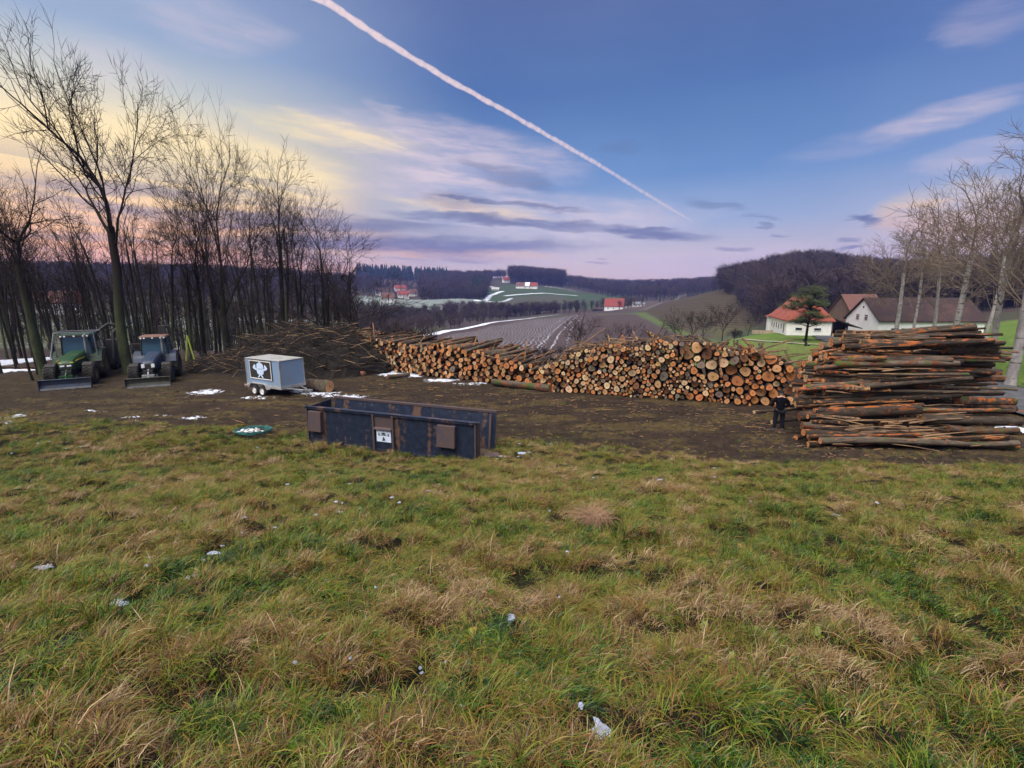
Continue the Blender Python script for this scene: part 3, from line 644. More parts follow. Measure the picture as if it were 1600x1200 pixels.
def instancer(name, pts, rot, scl, idx, coll, label=None, cat=None):
    me = bpy.data.meshes.new(name); pts = np.asarray(pts, np.float32); n = len(pts); me.vertices.add(n); me.vertices.foreach_set('co', pts.ravel())
    a = me.attributes.new('rot', 'FLOAT_VECTOR', 'POINT'); a.data.foreach_set('vector', np.asarray(rot, np.float32).ravel())
    a = me.attributes.new('scl', 'FLOAT_VECTOR', 'POINT'); a.data.foreach_set('vector', np.asarray(scl, np.float32).ravel())
    a = me.attributes.new('idx', 'INT', 'POINT'); a.data.foreach_set('value', np.asarray(idx, np.int32).ravel())
    me.update(); o = bpy.data.objects.new(name, me); COL.objects.link(o)
    ng = bpy.data.node_groups.new(name+'_nodes', 'GeometryNodeTree'); ng.interface.new_socket('Geometry', in_out='INPUT', socket_type='NodeSocketGeometry')
    ng.interface.new_socket('Geometry', in_out='OUTPUT', socket_type='NodeSocketGeometry')
    gi = ng.nodes.new('NodeGroupInput'); go = ng.nodes.new('NodeGroupOutput'); ip = ng.nodes.new('GeometryNodeInstanceOnPoints'); ci = ng.nodes.new('GeometryNodeCollectionInfo')
    ci.inputs['Collection'].default_value = coll; ci.inputs['Separate Children'].default_value = True; ci.inputs['Reset Children'].default_value = True
    def attr(nm, dt):
        q = ng.nodes.new('GeometryNodeInputNamedAttribute'); q.data_type = dt; q.inputs['Name'].default_value = nm; return q.outputs['Attribute']
    ng.links.new(gi.outputs[0], ip.inputs['Points']); ng.links.new(ci.outputs[0], ip.inputs['Instance']); ip.inputs['Pick Instance'].default_value = True
    ng.links.new(attr('idx', 'INT'), ip.inputs['Instance Index'])
    e2r = ng.nodes.new('FunctionNodeEulerToRotation'); ng.links.new(attr('rot', 'FLOAT_VECTOR'), e2r.inputs[0]); ng.links.new(e2r.outputs[0], ip.inputs['Rotation'])
    ng.links.new(attr('scl', 'FLOAT_VECTOR'), ip.inputs['Scale']); ng.links.new(ip.outputs[0], go.inputs[0])
    md = o.modifiers.new('scatter', 'NODES'); md.node_group = ng
    tag(o, label, cat, kind='stuff'); return o
def wood(name, lab, px0, px1, d0, d1, n, coll, nvar, hmin, hmax, test=None, seed=0):
    rr = np.random.RandomState(seed); pts = []; rot = []; scl = []; idx = []
    a0, a1 = azel(px0, 450)[0], azel(px1, 450)[0]
    while len(pts) < n:
        a = R(rr.uniform(a0, a1)); d = sqrt(rr.uniform(d0*d0, d1*d1)); x, y = d*sin(a), d*cos(a); z = gz(x, y); p = proj(x, y, z)
        if test and not test(p[0], p[1], d, x, y): n -= .25; continue
        h = rr.uniform(hmin, hmax)/10.; pts.append((x, y, z-.5)); rot.append((0, 0, rr.uniform(0, 6.28))); q = h*rr.uniform(.9, 1.25); scl.append((q, q, h)); idx.append(rr.randint(nvar))
    return instancer(name, pts, rot, scl, idx, coll, lab, 'woodland')
edgeV = lambda px: np.interp(px, [1000, 1060, 1130, 1180, 1230, 1700], [468, 458, 445, 438, 436, 436])
wood('hill_forest', 'dark leafless forest covering the hill behind the white barns', 1125, 1760, 175, 520, 3400, cfar, 5, 13, 20,
     lambda px, py, d, x, y: (d > np.interp(px, [1105, 1130, 1150, 1175, 1200, 1400, 1700], [430, 350, 285, 225, 185, 175, 180])), 1)
wood('ridge_forest', 'bluish leafless forest along the far ridge to the right', 830, 1260, 560, 1000, 2600, cfar, 5, 13, 21, lambda px, py, d, x, y: d > np.interp(px, [830, 870, 930, 1000, 1260], [880, 800, 700, 600, 560]), 2)
wood('left_ridge_forest', 'bluish leafless forest on the far hill to the left of the snowy knoll', 655, 790, 500, 960, 1500, cfar, 5, 13, 20, lambda px, py, d, x, y: d > np.interp(px, [650, 740, 760, 770, 790], [500, 500, 560, 900, 900]), 3)
wood('hilltop_wood', 'rounded clump of tall bare trees on the hilltop above the small white houses', 797, 880, 770, 900, 420, cfar, 5, 24, 30, lambda px, py, d, x, y: True, 4)
wood('conifer_wood', 'dark spruces in a line on the far left ridge', 560, 700, 850, 980, 260, ccon, 2, 14, 26, None, 5)
wood('slope_conifers', 'dark spruce block at the right edge of the far left forest', 738, 760, 560, 700, 70, ccon, 2, 16, 22, None, 6)
wood('wood_slope_forest', 'bare forest on the dark slope behind the left wood', -350, 600, 250, 760, 3000, cfar, 5, 8, 14, lambda px, py, d, x, y: px < 545 or d > 520, 7)
wood('valley_copse', 'band of bare trees across the valley between the ploughed field and the green hill', 694, 905, 300, 400, 420, cfar, 5, 7, 12, lambda px, py, d, x, y: np.interp(px, [694, 905], [300, 375]) < d < np.interp(px, [694, 905], [335, 400]), 8)
wood('stream_trees', 'bare trees in a line along the foot of the snowy knoll', 560, 760, 235, 330, 130, cfar, 5, 6, 10, lambda px, py, d, x, y: py < 512 and not (px > 690 and d < 280), 9)
wood('valley_thicket', 'purple-brown thicket on the slope left of the snowy furrows', 560, 800, 120, 325, 330, cfar, 5, 4, 8, lambda px, py, d, x, y: py < np.interp(px, [560, 640, 700, 760, 800], [545, 531, 517, 507, 500])-2, 15)
wood('farm_trees', 'loose bare trees around the far red-roofed farm', 900, 1010, 395, 470, 70, cfar, 5, 6, 11, None, 10)
wood('village_trees', 'bare garden trees between the houses on the far left slope', 545, 665, 480, 860, 260, cfar, 5, 6, 11, lambda px, py, d, x, y: py < 464, 11)
wood('scrub_slope', 'low leafless scrub on the bank behind the left log stack', 540, 720, 60, 230, 300, cfar, 5, 2.5, 5.5, lambda px, py, d, x, y: px < 655-(d-60)*.1, 12)
cin = bpy.data.collections.new('inner_trees')
def inner_tree(seed):
    rg = random.Random(seed); M = MB(); ln = rg.uniform(-.6, .6); M.tube([(0, 0, 0), (ln*.4, 0, 4), (ln, .2, 8), (ln*1.2, 0, 12)], [rg.uniform(.07, .13), .08, .05, .02], 5, False)
    for i in range(26):
        z = rg.uniform(1.5, 11.5); a = rg.uniform(0, 2*pi); L = rg.uniform(.6, 2.2); el = rg.uniform(.4, 1.1); d = Vector((cos(a)*cos(el), sin(a)*cos(el), sin(el))); p = Vector((ln*z/12, 0, z)); M.tube([p, p+d*L*.5, p+d*L+Vector((0, 0, .2))], [.03, .022, .01], 3, False)
        for j in range(5):
            b_ = p+d*L*rg.uniform(.3, 1); e = (d+Vector((rg.gauss(0, .6), rg.gauss(0, .6), rg.gauss(.3, .4)))).normalized()*rg.uniform(.3, 1.); n_ = e.orthogonal().normalized()*.016; M.add([b_-n_, b_+n_, b_+e], [(0, 1, 2)])
    return M
for i in range(6): cin.objects.link(lib('inner_tree', inner_tree(800+i), bark_moss if i % 3 == 0 else twig_dark))
wood('wood_interior', 'dense dark tangle of thin trunks and undergrowth inside the left wood', -200, 560, 56, 140, 560, cin, 6, 5, 10, lambda px, py, d, x, y: px < 520 or d < 90, 14)
# single trees that stand out on the far skyline
farc = [('broad bare tree alone on the skyline left of the hilltop wood', 762, 432, 860, 22, 0), ('second skyline tree, close to the hilltop wood', 780, 434, 870, 24, 0), ('small bare tree on the skyline above the vineyard hill', 1068, 443, 700, 16, 0),
        ('bare tree at the left end of the hill forest skyline', 1086, 444, 620, 17, 0), ('tall dark columnar conifer on the vineyard track', 1031, 470, 420, 12, 1), ('shorter dark columnar conifer on the vineyard track', 1037, 470, 420, 7, 1),
        ('large spruce on the skyline at the right edge of the wood', 580, 440, 700, 26, 1)]
for lab, px, py, d, H, cf in farc:
    x, y = at_az(px, d, py); m = far_tree(60+px, bool(cf)); o = m.build('conifer' if cf else 'skyline_tree', wood_c if cf else wood_a); o.location = (x, y, gz(x, y)-.4); o.scale = (H/10.*(.45 if cf and H < 15 else 1.1),)*2+(H/10.,); tag(o, lab, 'tree')
# ------------------------------------------------------------------ pine by the white barn
def make_pine():
    rg = random.Random(9); root = empty('pine_tree'); T = MB(); N = MB(); L_ = MB()
    T.tube([(0, 0, -.3), (.05, 0, 2.2), (.25, .05, 4.6), (.1, 0, 7.6)], [.2, .16, .12, .04], 8)
    cl = []
    for i in range(44):
        z = rg.uniform(2.6, 7.9); a = rg.uniform(0, 2*pi); Lr = (3.3-abs(z-5.)*.62)*rg.uniform(.45, 1.0); p = Vector((.15, 0, z-.5)); q = Vector((cos(a)*Lr, sin(a)*Lr, z+.25)); L_.tube([p, p.lerp(q, .55)+Vector((0, 0, -.1)), q], [.06, .04, .02], 4, False); cl.append((q, rg.uniform(.5, .95)))
        cl.append((p.lerp(q, .65)+Vector((0, 0, .15)), rg.uniform(.4, .7)))
    for c, r in cl:
        for k_ in range(150):
            d = Vector((rg.gauss(0, 1), rg.gauss(0, 1), rg.gauss(0, .5))).normalized()*r*rg.uniform(.2, 1)
            b_ = c+d; e = Vector((rg.gauss(0, .5)+d.x, rg.gauss(0, .5)+d.y, rg.gauss(.5, .5))).normalized(); n_ = e.orthogonal().normalized()*.045; N.add([b_-n_, b_+n_, b_+e*rg.uniform(.18, .34)], [(0, 1, 2)])
    T.build('trunk', bark_dark, root, True); L_.build('branches', bark_dark, root); N.build('crown', mat('pine_needles', (.030, .050, .018), .9, .5, .9, col2=(.060, .062, .022)), root); return root
pn = make_pine(); x, y = at_az(1259, 76, 530); pn.location = (x, y, gz(x, y)); s_ = (CZ+76*tan(R(azel(1265, 448)[1]))-gz(x, y))/8.2; pn.scale = (s_*1.05, s_*1.05, s_)
tag(pn, 'dark green pine with a rounded crown in front of the white barn', 'tree')
# ------------------------------------------------------------------ grass
def blade_mat(name):
    m = bpy.data.materials.new(name); m.use_nodes = True; t = NT(m.node_tree); t.n.remove(t.n['Principled BSDF']); out = t.n['Material Output']
    bc = t.new('ShaderNodeAttribute', attribute_name='bc').outputs['Fac']; pos = t.new('ShaderNodeNewGeometry').outputs['Position']
    rnd = t.new('ShaderNodeObjectInfo').outputs['Random']
    p1 = t.noise(pos, .42, 4, .65); p2 = t.noise(pos, 2.6, 3, .6)
    v = t.math('ADD', t.math('MULTIPLY', bc, .66), t.math('MULTIPLY', t.math('SUBTRACT', p1, .5), 1.15))
    v = t.math('ADD', v, t.math('MULTIPLY', t.math('SUBTRACT', p2, .5), .70)); v = t.math('ADD', v, t.math('MULTIPLY', t.math('SUBTRACT', rnd, .5), .46)); v = t.math('ADD', v, .13)
    c = t.ramp(v, [(0, (.006, .018, .005)), (.16, (.018, .060, .008)), (.31, (.062, .135, .011)), (.44, (.165, .215, .018)), (.55, (.25, .185, .034)), (.66, (.23, .100, .038)), (.76, (.045, .022, .013)), (.88, (.27, .165, .08)), (1, (.46, .34, .20))])
    d = t.new('ShaderNodeBsdfDiffuse'); t.set(d.inputs[0], c); tr = t.new('ShaderNodeBsdfTranslucent'); t.set(tr.inputs[0], c)
    g = t.new('ShaderNodeBsdfGlossy'); g.inputs['Roughness'].default_value = .45; g.inputs['Color'].default_value = (.6, .65, .7, 1)
    m1 = t.new('ShaderNodeMixShader'); m1.inputs[0].default_value = .16; t.l.new(d.outputs[0], m1.inputs[1]); t.l.new(tr.outputs[0], m1.inputs[2])
    m2 = t.new('ShaderNodeMixShader'); m2.inputs[0].default_value = .035; t.l.new(m1.outputs[0], m2.inputs[1]); t.l.new(g.outputs[0], m2.inputs[2])
    t.l.new(m2.outputs[0], out.inputs[0]); return m
bladeM = blade_mat('grass_blade')
def tuft(seed, n, L, Ls, rad, out, lay, wid, bc, curl=.5, dirn=0.0):
    """n ribbons; out: how far they lean outwards, lay: common lean along +x"""
    rs = np.random.RandomState(seed); S = 4
    a = rs.uniform(0, 2*pi, n); r = rad*np.sqrt(rs.uniform(0, 1, n)); bx, by = r*np.cos(a), r*np.sin(a)
    ln = L*(1+Ls*rs.uniform(-1, .8, n)); az = np.where(rs.rand(n) < lay, rs.normal(0, .5, n), a+rs.normal(0, .7, n)); el = np.clip(rs.normal(out, .26, n), .05, 1.5)
    wd = wid*rs.uniform(.45, 1.55, n); cu = curl*rs.uniform(.3, 1.6, n); sp = rs.uniform(0, 2*pi, n)
    V_ = np.zeros((n, S+1, 2, 3)); x, y, z = bx.copy(), by.copy(), np.full(n, -.01); th = el*.45
    for i in range(S+1):
        wi = wd*(1-(i/S)**1.7*.92)*(.75 if i == 0 else 1); px_, py_ = -np.sin(az+sp*.25), np.cos(az+sp*.25)
        V_[:, i, 0] = np.stack([x-px_*wi/2, y-py_*wi/2, z], -1); V_[:, i, 1] = np.stack([x+px_*wi/2, y+py_*wi/2, z+wi*.25*np.sin(sp)], -1)
        st = ln/S; x = x+np.sin(th)*np.cos(az)*st; y = y+np.sin(th)*np.sin(az)*st; z = z+np.cos(th)*st; th = np.minimum(th+el*.32+cu*.42, 2.3); az = az+rs.normal(0, .13, n)
        z = np.maximum(z, .004+rs.uniform(0, .012, n))
    base = np.arange(n)[:, None]*(S+1)*2+np.arange(S)[None]*2
    f = np.stack([base, base+1, base+3, base+2], -1).reshape(-1, 4)
    b = np.repeat(np.clip(rs.normal(bc, .27, n), 0, 1), (S+1)*2)
    return np_mesh('tuft', V_.reshape(-1, 3), f, bladeM, True, {'bc': ('FLOAT', b)}, link=False)
cg = bpy.data.collections.new('tufts')
specs = [ # n, length, spread, radius, out, lay, width, colour
 (70, .20, .5, .10, .55, .0, .0075, .20), (70, .25, .5, .09, .50, .3, .0068, .30), (60, .17, .5, .13, .9, .5, .0074, .35),       # green clumps
 (90, .22, .5, .15, 1.25, .85, .0060, .42), (90, .20, .6, .16, 1.3, .9, .0062, .62), (80, .18, .5, .14, 1.15, .5, .0054, .74),  # lying matted grass
 (70, .16, .6, .15, 1.2, .2, .0050, .92), (50, .26, .5, .12, .95, .6, .0048, 1.0), (44, .13, .4, .10, .7, .0, .0095, .16), (40, .32, .4, .10, .8, .5, .0052, .80)]
for i, sp in enumerate(specs): cg.objects.link(tuft(40+i, sp[0], sp[1], sp[2], sp[3], sp[4], sp[5], sp[6], sp[7], curl=.55))
def leafy(seed):
    rs = random.Random(seed); M = MB()
    for k_ in range(7):
        a = rs.uniform(0, 6.28); L = rs.uniform(.07, .14); w_ = L*.2; e = rs.uniform(.5, 1.1); d = Vector((cos(a)*sin(e), sin(a)*sin(e), cos(e))); s_ = Vector((-sin(a), cos(a), 0))
        M.add([(0, 0, 0), d*L*.4+s_*w_*.8, d*L*.75+s_*w_, d*L-Vector((0, 0, .02)), d*L*.75-s_*w_, d*L*.4-s_*w_*.8], [(0, 1, 2, 3, 4, 5)])
    o = M.build('tuft', bladeM); COL.objects.unlink(o); a = o.data.attributes.new('bc', 'FLOAT', 'POINT'); a.data.foreach_set('value', [.12+.5*(seed % 2)*.6]*len(o.data.vertices)); return o
for i in range(2): cg.objects.link(leafy(70+i))
names = [o.name for o in cg.objects]; order = sorted(range(len(names)), key=lambda i: names[i])  # instance index follows the name order
inv = {orig: k_ for k_, orig in enumerate(order)}
CLEAR = [(*hit(px, py, 1.5), r_) for px, py, r_ in ((797, 992, .13), (937, 1180, .16), (905, 1157, .07), (815, 718, .2), (1022, 773, .2), (1298, 815, .2), (480, 864, .2), (303, 915, .16), (268, 887, .15), (186, 955, .18), (75, 913, .2), (335, 872, .18), (397, 681, .62), (397, 685, .62), (925, 832, .12))]
rs = np.random.RandomState(5); PX = []; SCL = []; IDX = []; ROT = []
bands = [(1.0, 2.2, 300, .95), (2.2, 4, 270, 1.), (4, 7, 175, 1.05), (7, 11, 110, 1.15), (11, 16, 80, 1.25), (16, 24, 58, 1.35), (24, 37, 34, 1.5)]
for d0, d1, den, s0 in bands:
    area = (d1*d1-d0*d0)*R(63); n = int(den*area); a = rs.uniform(R(-63), R(63), n); d = np.sqrt(rs.uniform(d0*d0, d1*d1, n)); x, y = d*np.sin(a), d*np.cos(a)
    ge_ = grass_edge(x)+(fbm(x*.5, y*1.5, 91, 4)-.5)*3.1; inside = ge_-y; keep = (inside > 0) | (rs.rand(n) < .42*np.exp(inside/1.3))
    mud = (inside < 0) & (fbm(x*.5, y*1.6, 101, 5) > .52) & (rs.rand(n) < .09); keep |= mud
    tus = fbm(x*1.25, y*1.9, 3, 3); wd_, wr_ = worley(x*.72+.25*(fbm(x*2, y*2, 5, 2)-.5), y*1.3, .50, 77); near_c = np.clip(1-wd_/.36, 0, 1); keep &= (rs.rand(n) < .10+1.7*near_c)
    for (ex, ey, er) in CLEAR: keep &= np.hypot(x-ex, y-ey) > er
    x, y, inside, tus, d = x[keep], y[keep], inside[keep], near_c[keep], d[keep]; wr_ = wr_[keep]; n = len(x)
    kind = .5*fbm(x*.5, y*.5, 201, 3)+.5*(.2+.6*wr_)+rs.normal(0, .07, n); k2 = rs.rand(n)
    up = fbm(x*.35+9, y*.35, 203, 3)
    g = np.select([(kind < .40), (kind < .5), (kind < .6)], [rs.choice([0, 1, 2, 3, 8], n), rs.choice([2, 3, 3, 4], n), rs.choice([3, 4, 5, 9], n)], rs.choice([4, 5, 6, 7, 9], n))
    g = np.where((k2 < .06) & (d < 7), rs.choice([10, 11], n), g)
    s = .70*s0*rs.uniform(.65, 1.25, n)*(1-.5*(inside < 0))*(.8+.5*up)
    flow = .6+2.2*(fbm(x*.18, y*.18, 205, 2)-.5)*2; rz = np.where(rs.rand(n) < .45, flow+rs.normal(0, .7, n), rs.uniform(0, 6.28, n))
    hs = s*rs.uniform(.75, 1.15, n)*np.where(d > 7, .9, 1.)*(.55+.75*tus)
    PX.append(np.stack([x, y, height(x, y)-.012], -1)); SCL.append(np.stack([s, s, hs], -1)); ROT.append(np.stack([rs.normal(0, .12, n), rs.normal(0, .12, n), rz], -1)); IDX.append(np.vectorize(lambda i: inv[int(i)])(g))
grass = instancer('grass', np.concatenate(PX), np.concatenate(ROT), np.concatenate(SCL), np.concatenate(IDX), cg, 'rough matted grass, green and straw coloured, covering the near slope', 'grass')
print('grass instances', sum(len(p) for p in PX))
# straw coloured dry clump standing above the rest
dryM = mat('dry_straw', (.33, .20, .13), .9, .3, 20)
def big_clump(name, px, py, lab, seed, n=330, L=.5):
    x, y = hit(px, py, 3); rr = random.Random(seed); M = MB()
    for k_ in range(n):
        a = rr.uniform(0, 6.28); e = rr.uniform(.1, .5); l_ = L*rr.uniform(.5, 1.1); p = Vector((rr.gauss(0, .08), rr.gauss(0, .08), -.03)); pts = [p]
        for i in range(5): pts.append(pts[-1]+Vector((cos(a)*sin(e), sin(a)*sin(e), cos(e)))*l_/5); e = min(e+rr.uniform(.25, .6), 2.7)
        M.tube(pts, [.0028, .0026, .0024, .002, .0016, .001], 3, False)
    o = M.build(name, dryM); o.location = (x, y, gz(x, y)); tag(o, lab, 'grass clump'); return o
big_clump('dry_grass_clump', 925, 832, 'reddish straw-coloured dry grass clump bulging out of the meadow, right of the centre', 1)
# ------------------------------------------------------------------ small leftovers of snow in the meadow
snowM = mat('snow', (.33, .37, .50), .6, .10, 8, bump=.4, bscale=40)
rs2 = random.Random(3)
def snow_lump(px, py, w_, d_):
    x, y = hit(px, py, 1.2); z0 = gz(x, y); n = 12; vs = []; K = 3
    for j in range(K+1):
        f = 1-j/K
        for i in range(n):
            a = 2*pi*i/n; q = .55+.8*vnoise(np.array([cos(a)*2.2+px]), np.array([sin(a)*2.2+py]))[0]; vs.append((x+cos(a)*w_/2*q*f**.6, y+sin(a)*d_/2*q*f**.6, z0+.03+.010*sqrt(1-f)+.012*rs2.random()))
    M = MB(); fs = [(j*n+i, j*n+(i+1) % n, (j+1)*n+(i+1) % n, (j+1)*n+i) for j in range(K) for i in range(n)]; M.add(vs, fs); return M
big_s = [(797, 992, .10, .12, 'ragged snow remnant right of the bottom centre of the meadow, below the others'), (937, 1180, .10, .16, 'longest snow remnant at the very bottom edge, right of centre'), (905, 1157, .04, .05, 'small snow crumb just above the bottom edge snow'),
         (815, 718, .30, .3, 'snow remnant on the grass right of the container'), (1022, 773, .26, .2, 'snow remnant in the meadow, between the container and the person'), (1298, 815, .24, .2, 'snow remnant on the right part of the meadow'),
         (480, 864, .20, .1, 'flat snow remnant below the container in the left half of the meadow'), (303, 915, .16, .12, 'snow remnant in the lower left meadow'), (268, 887, .17, .09, 'flat snow remnant left of the middle of the meadow'), (186, 955, .22, .10, 'snow remnant near the lower left corner'),
         (75, 913, .22, .10, 'snow remnant close to the left edge of the meadow'), (335, 872, .20, .08, 'snow streak in the left half of the meadow')]
for px, py, w_, d_, lab in big_s:
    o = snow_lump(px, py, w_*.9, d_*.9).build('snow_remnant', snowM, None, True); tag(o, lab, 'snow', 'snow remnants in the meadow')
SM = MB()
for i in range(150):
    c = rs2.choice([(810, 715, 60, 25), (600, 790, 260, 50), (1000, 780, 330, 70), (300, 860, 260, 60), (120, 700, 160, 30), (700, 1000, 350, 150)]); px, py = rs2.gauss(c[0], c[2]*.5), rs2.gauss(c[1], c[3]*.5)
    if py < 690 or not (-30 < px < 1630): continue
    x, y = hit(px, py, 1.2); k_ = min(.13, .011*hypot(x, y)); q = snow_lump(px, py, k_*rs2.uniform(.4, 1.2), k_*rs2.uniform(.3, .9)); SM.add(q.v, q.f)
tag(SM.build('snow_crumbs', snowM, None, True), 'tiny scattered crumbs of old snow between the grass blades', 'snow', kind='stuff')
# sticks, bark and chips trodden into the yard
W1 = MB(); W2 = MB(); rr = random.Random(12)
for i in range(2600):
    if i < 1500:
        px = rr.uniform(560, 1330); py = np.interp(px, [560, 740, 860, 1000, 1150, 1300], [592, 606, 618, 630, 640, 690])+abs(rr.gauss(0, 14))
    else: px = rr.uniform(0, 1500); py = rr.uniform(606, 735)
    x, y = P0(px, py); L = rr.uniform(.06, .3)*(2.6 if rr.random() < .07 else 1); a = rr.uniform(-.6, .6)+(pi/2 if rr.random() < .2 else 0); z = gz(x, y)+.02; dx, dy = cos(a)*L/2, sin(a)*L/2; r_ = rr.uniform(.008, .022)*(1.4 if L > .4 else 1)
    (W1 if rr.random() < .27 else W2).tube([(x-dx, y-dy, z), (x, y, z+.02), (x+dx, y+dy, z+.01)], [r_, r_, r_*.6], 4)
wch = mat('wood_chips', (.22, .13, .07), .9, .4, 9); wbk = mat('bark_scraps', (.062, .045, .036), .95, .4, 9)
tag(W1.build('wood_chips', wch), 'pale wood chips and splinters scattered on the mud before the log stacks', 'wood chips', kind='stuff')
tag(W2.build('bark_scraps', wbk), 'dark twigs and bark scraps trodden into the muddy yard', 'twigs', kind='stuff')
# clods of churned mud
MC = MB()
for i in range(6500):
    px = rr.uniform(-60, 1660); py = rr.uniform(600, 742); x, y = P0(px, py)
    if y < grass_edge(x)-.5 or hypot(x, y) > 44: continue
    s_ = rr.uniform(.03, .10)*(1.6 if rr.random() < .06 else 1); q = [Vector((rr.uniform(-1, 1), rr.uniform(-1, 1), rr.uniform(0, .8)))*s_ for _ in range(3)]; z = gz(x, y)-.01
    MC.add([(x-s_, y-s_*.6, z), (x+s_, y-s_*.7, z), (x+s_*.8, y+s_*.7, z), (x-s_*.9, y+s_*.6, z), (x+q[0].x*.4, y+q[0].y*.4, z+s_*rr.uniform(.4, .9))], [(0, 1, 4), (1, 2, 4), (2, 3, 4), (3, 0, 4)])
tag(MC.build('mud_clods', mat('mud', (.032, .021, .015), .9, .4, 4, bump=.5), None, False), 'clods of churned dark mud in the yard', 'mud', kind='stuff')
# ------------------------------------------------------------------ logs
def log_mats(obj_src):
    def tint(t):
        if obj_src:
            n = t.new('ShaderNodeObjectInfo'); return n.outputs['Color'], n.outputs['Random']
        n = t.new('ShaderNodeAttribute', attribute_name='tint'); return n.outputs['Color'], n.outputs['Alpha']
    m = bpy.data.materials.new('cut_wood'); m.use_nodes = True; t = NT(m.node_tree); b = t.n['Principled BSDF']; c, rn = tint(t)
    uv = t.new('ShaderNodeUVMap').outputs[0]; uo = t.vm('ADD', uv, t.comb(t.math('MULTIPLY', rn, 37.), t.math('MULTIPLY', rn, 11.), 0.))
    rad = t.vm('LENGTH', t.vm('ADD', uv, (.06, -.05, 0))); rad = t.math('ADD', rad, t.math('MULTIPLY', t.math('SUBTRACT', t.noise(uo, 2.2, 3), .5), .22))
    rings = t.math('SINE', t.math('MULTIPLY', rad, 44.)); cl = t.mix(1.0, c, t.ramp(t.maprange(rings, -1, 1, 0, 1, False), [(0, (.80, .74, .70)), (1, (1.08, 1.05, 1.0))]), 'MULTIPLY')
    cl = t.mix(t.maprange(rad, .34, .12), cl, t.mix(1.0, cl, (.66, .50, .42), 'MULTIPLY'))       # heartwood
    cl = t.mix(t.maprange(rad, .80, .93), cl, t.mix(1.0, cl, (1.25, 1.2, 1.15), 'MULTIPLY'))      # sapwood
    cl = t.mix(t.maprange(t.noise(uo, 3.5, 5, .7), .52, .72), cl, t.mix(1.0, cl, (.42, .36, .36), 'MULTIPLY'))
    t.set(b.inputs['Base Color'], cl); b.inputs['Roughness'].default_value = .75; b.inputs['Specular IOR Level'].default_value = .2
    k_ = bpy.data.materials.new('bark'); k_.use_nodes = True; t = NT(k_.node_tree); b = t.n['Principled BSDF']; c, rn = tint(t)
    co = t.new('ShaderNodeTexCoord').outputs['Object']; uv = t.new('ShaderNodeUVMap').outputs[0]
    co = t.vm('ADD', t.vm('MULTIPLY', uv, (1, 1, 0)), t.comb(t.math('MULTIPLY', rn, 50.), t.math('MULTIPLY', rn, 23.), 0.))
    gy = t.mix(rn, (.024, .018, .014), (.15, .12, .095)); n = t.noise(t.vm('MULTIPLY', co, (5, 1.4, 1)), 1.6, 6, .7)
    cl = t.mix(t.maprange(n, .35, .65), t.mix(1.0, gy, (.45, .42, .4), 'MULTIPLY'), gy)
    cl = t.mix(t.math('MULTIPLY', t.maprange(t.noise(co, .8, 4, .6), .54, .64), t.maprange(rn, .35, .6)), cl, (.055, .080, .022))       # moss
    cl = t.mix(t.maprange(t.math('ADD', t.noise(t.vm('ADD', t.vm('MULTIPLY', co, (2.0, 1.0, 1)), (3, 9, 0)), 2.0, 6, .72), t.math('MULTIPLY', t.math('SUBTRACT', t.math('FRACT', t.math('MULTIPLY', rn, 7.13)), .6), .13)), .535, .585), cl, t.mix(1.0, c, (.62, .42, .30), 'MULTIPLY'))      # bare wood
    t.set(b.inputs['Base Color'], cl); b.inputs['Roughness'].default_value = .9; b.inputs['Specular IOR Level'].default_value = .15
    bp = t.new('ShaderNodeBump'); bp.inputs['Strength'].default_value = .8; bp.inputs['Distance'].default_value = .02; t.set(bp.inputs['Height'], n); t.l.new(bp.outputs[0], b.inputs['Normal'])
    return m, k_
cutM, barkM = log_mats(True); cutS, barkS = log_mats(False)
NS = 14
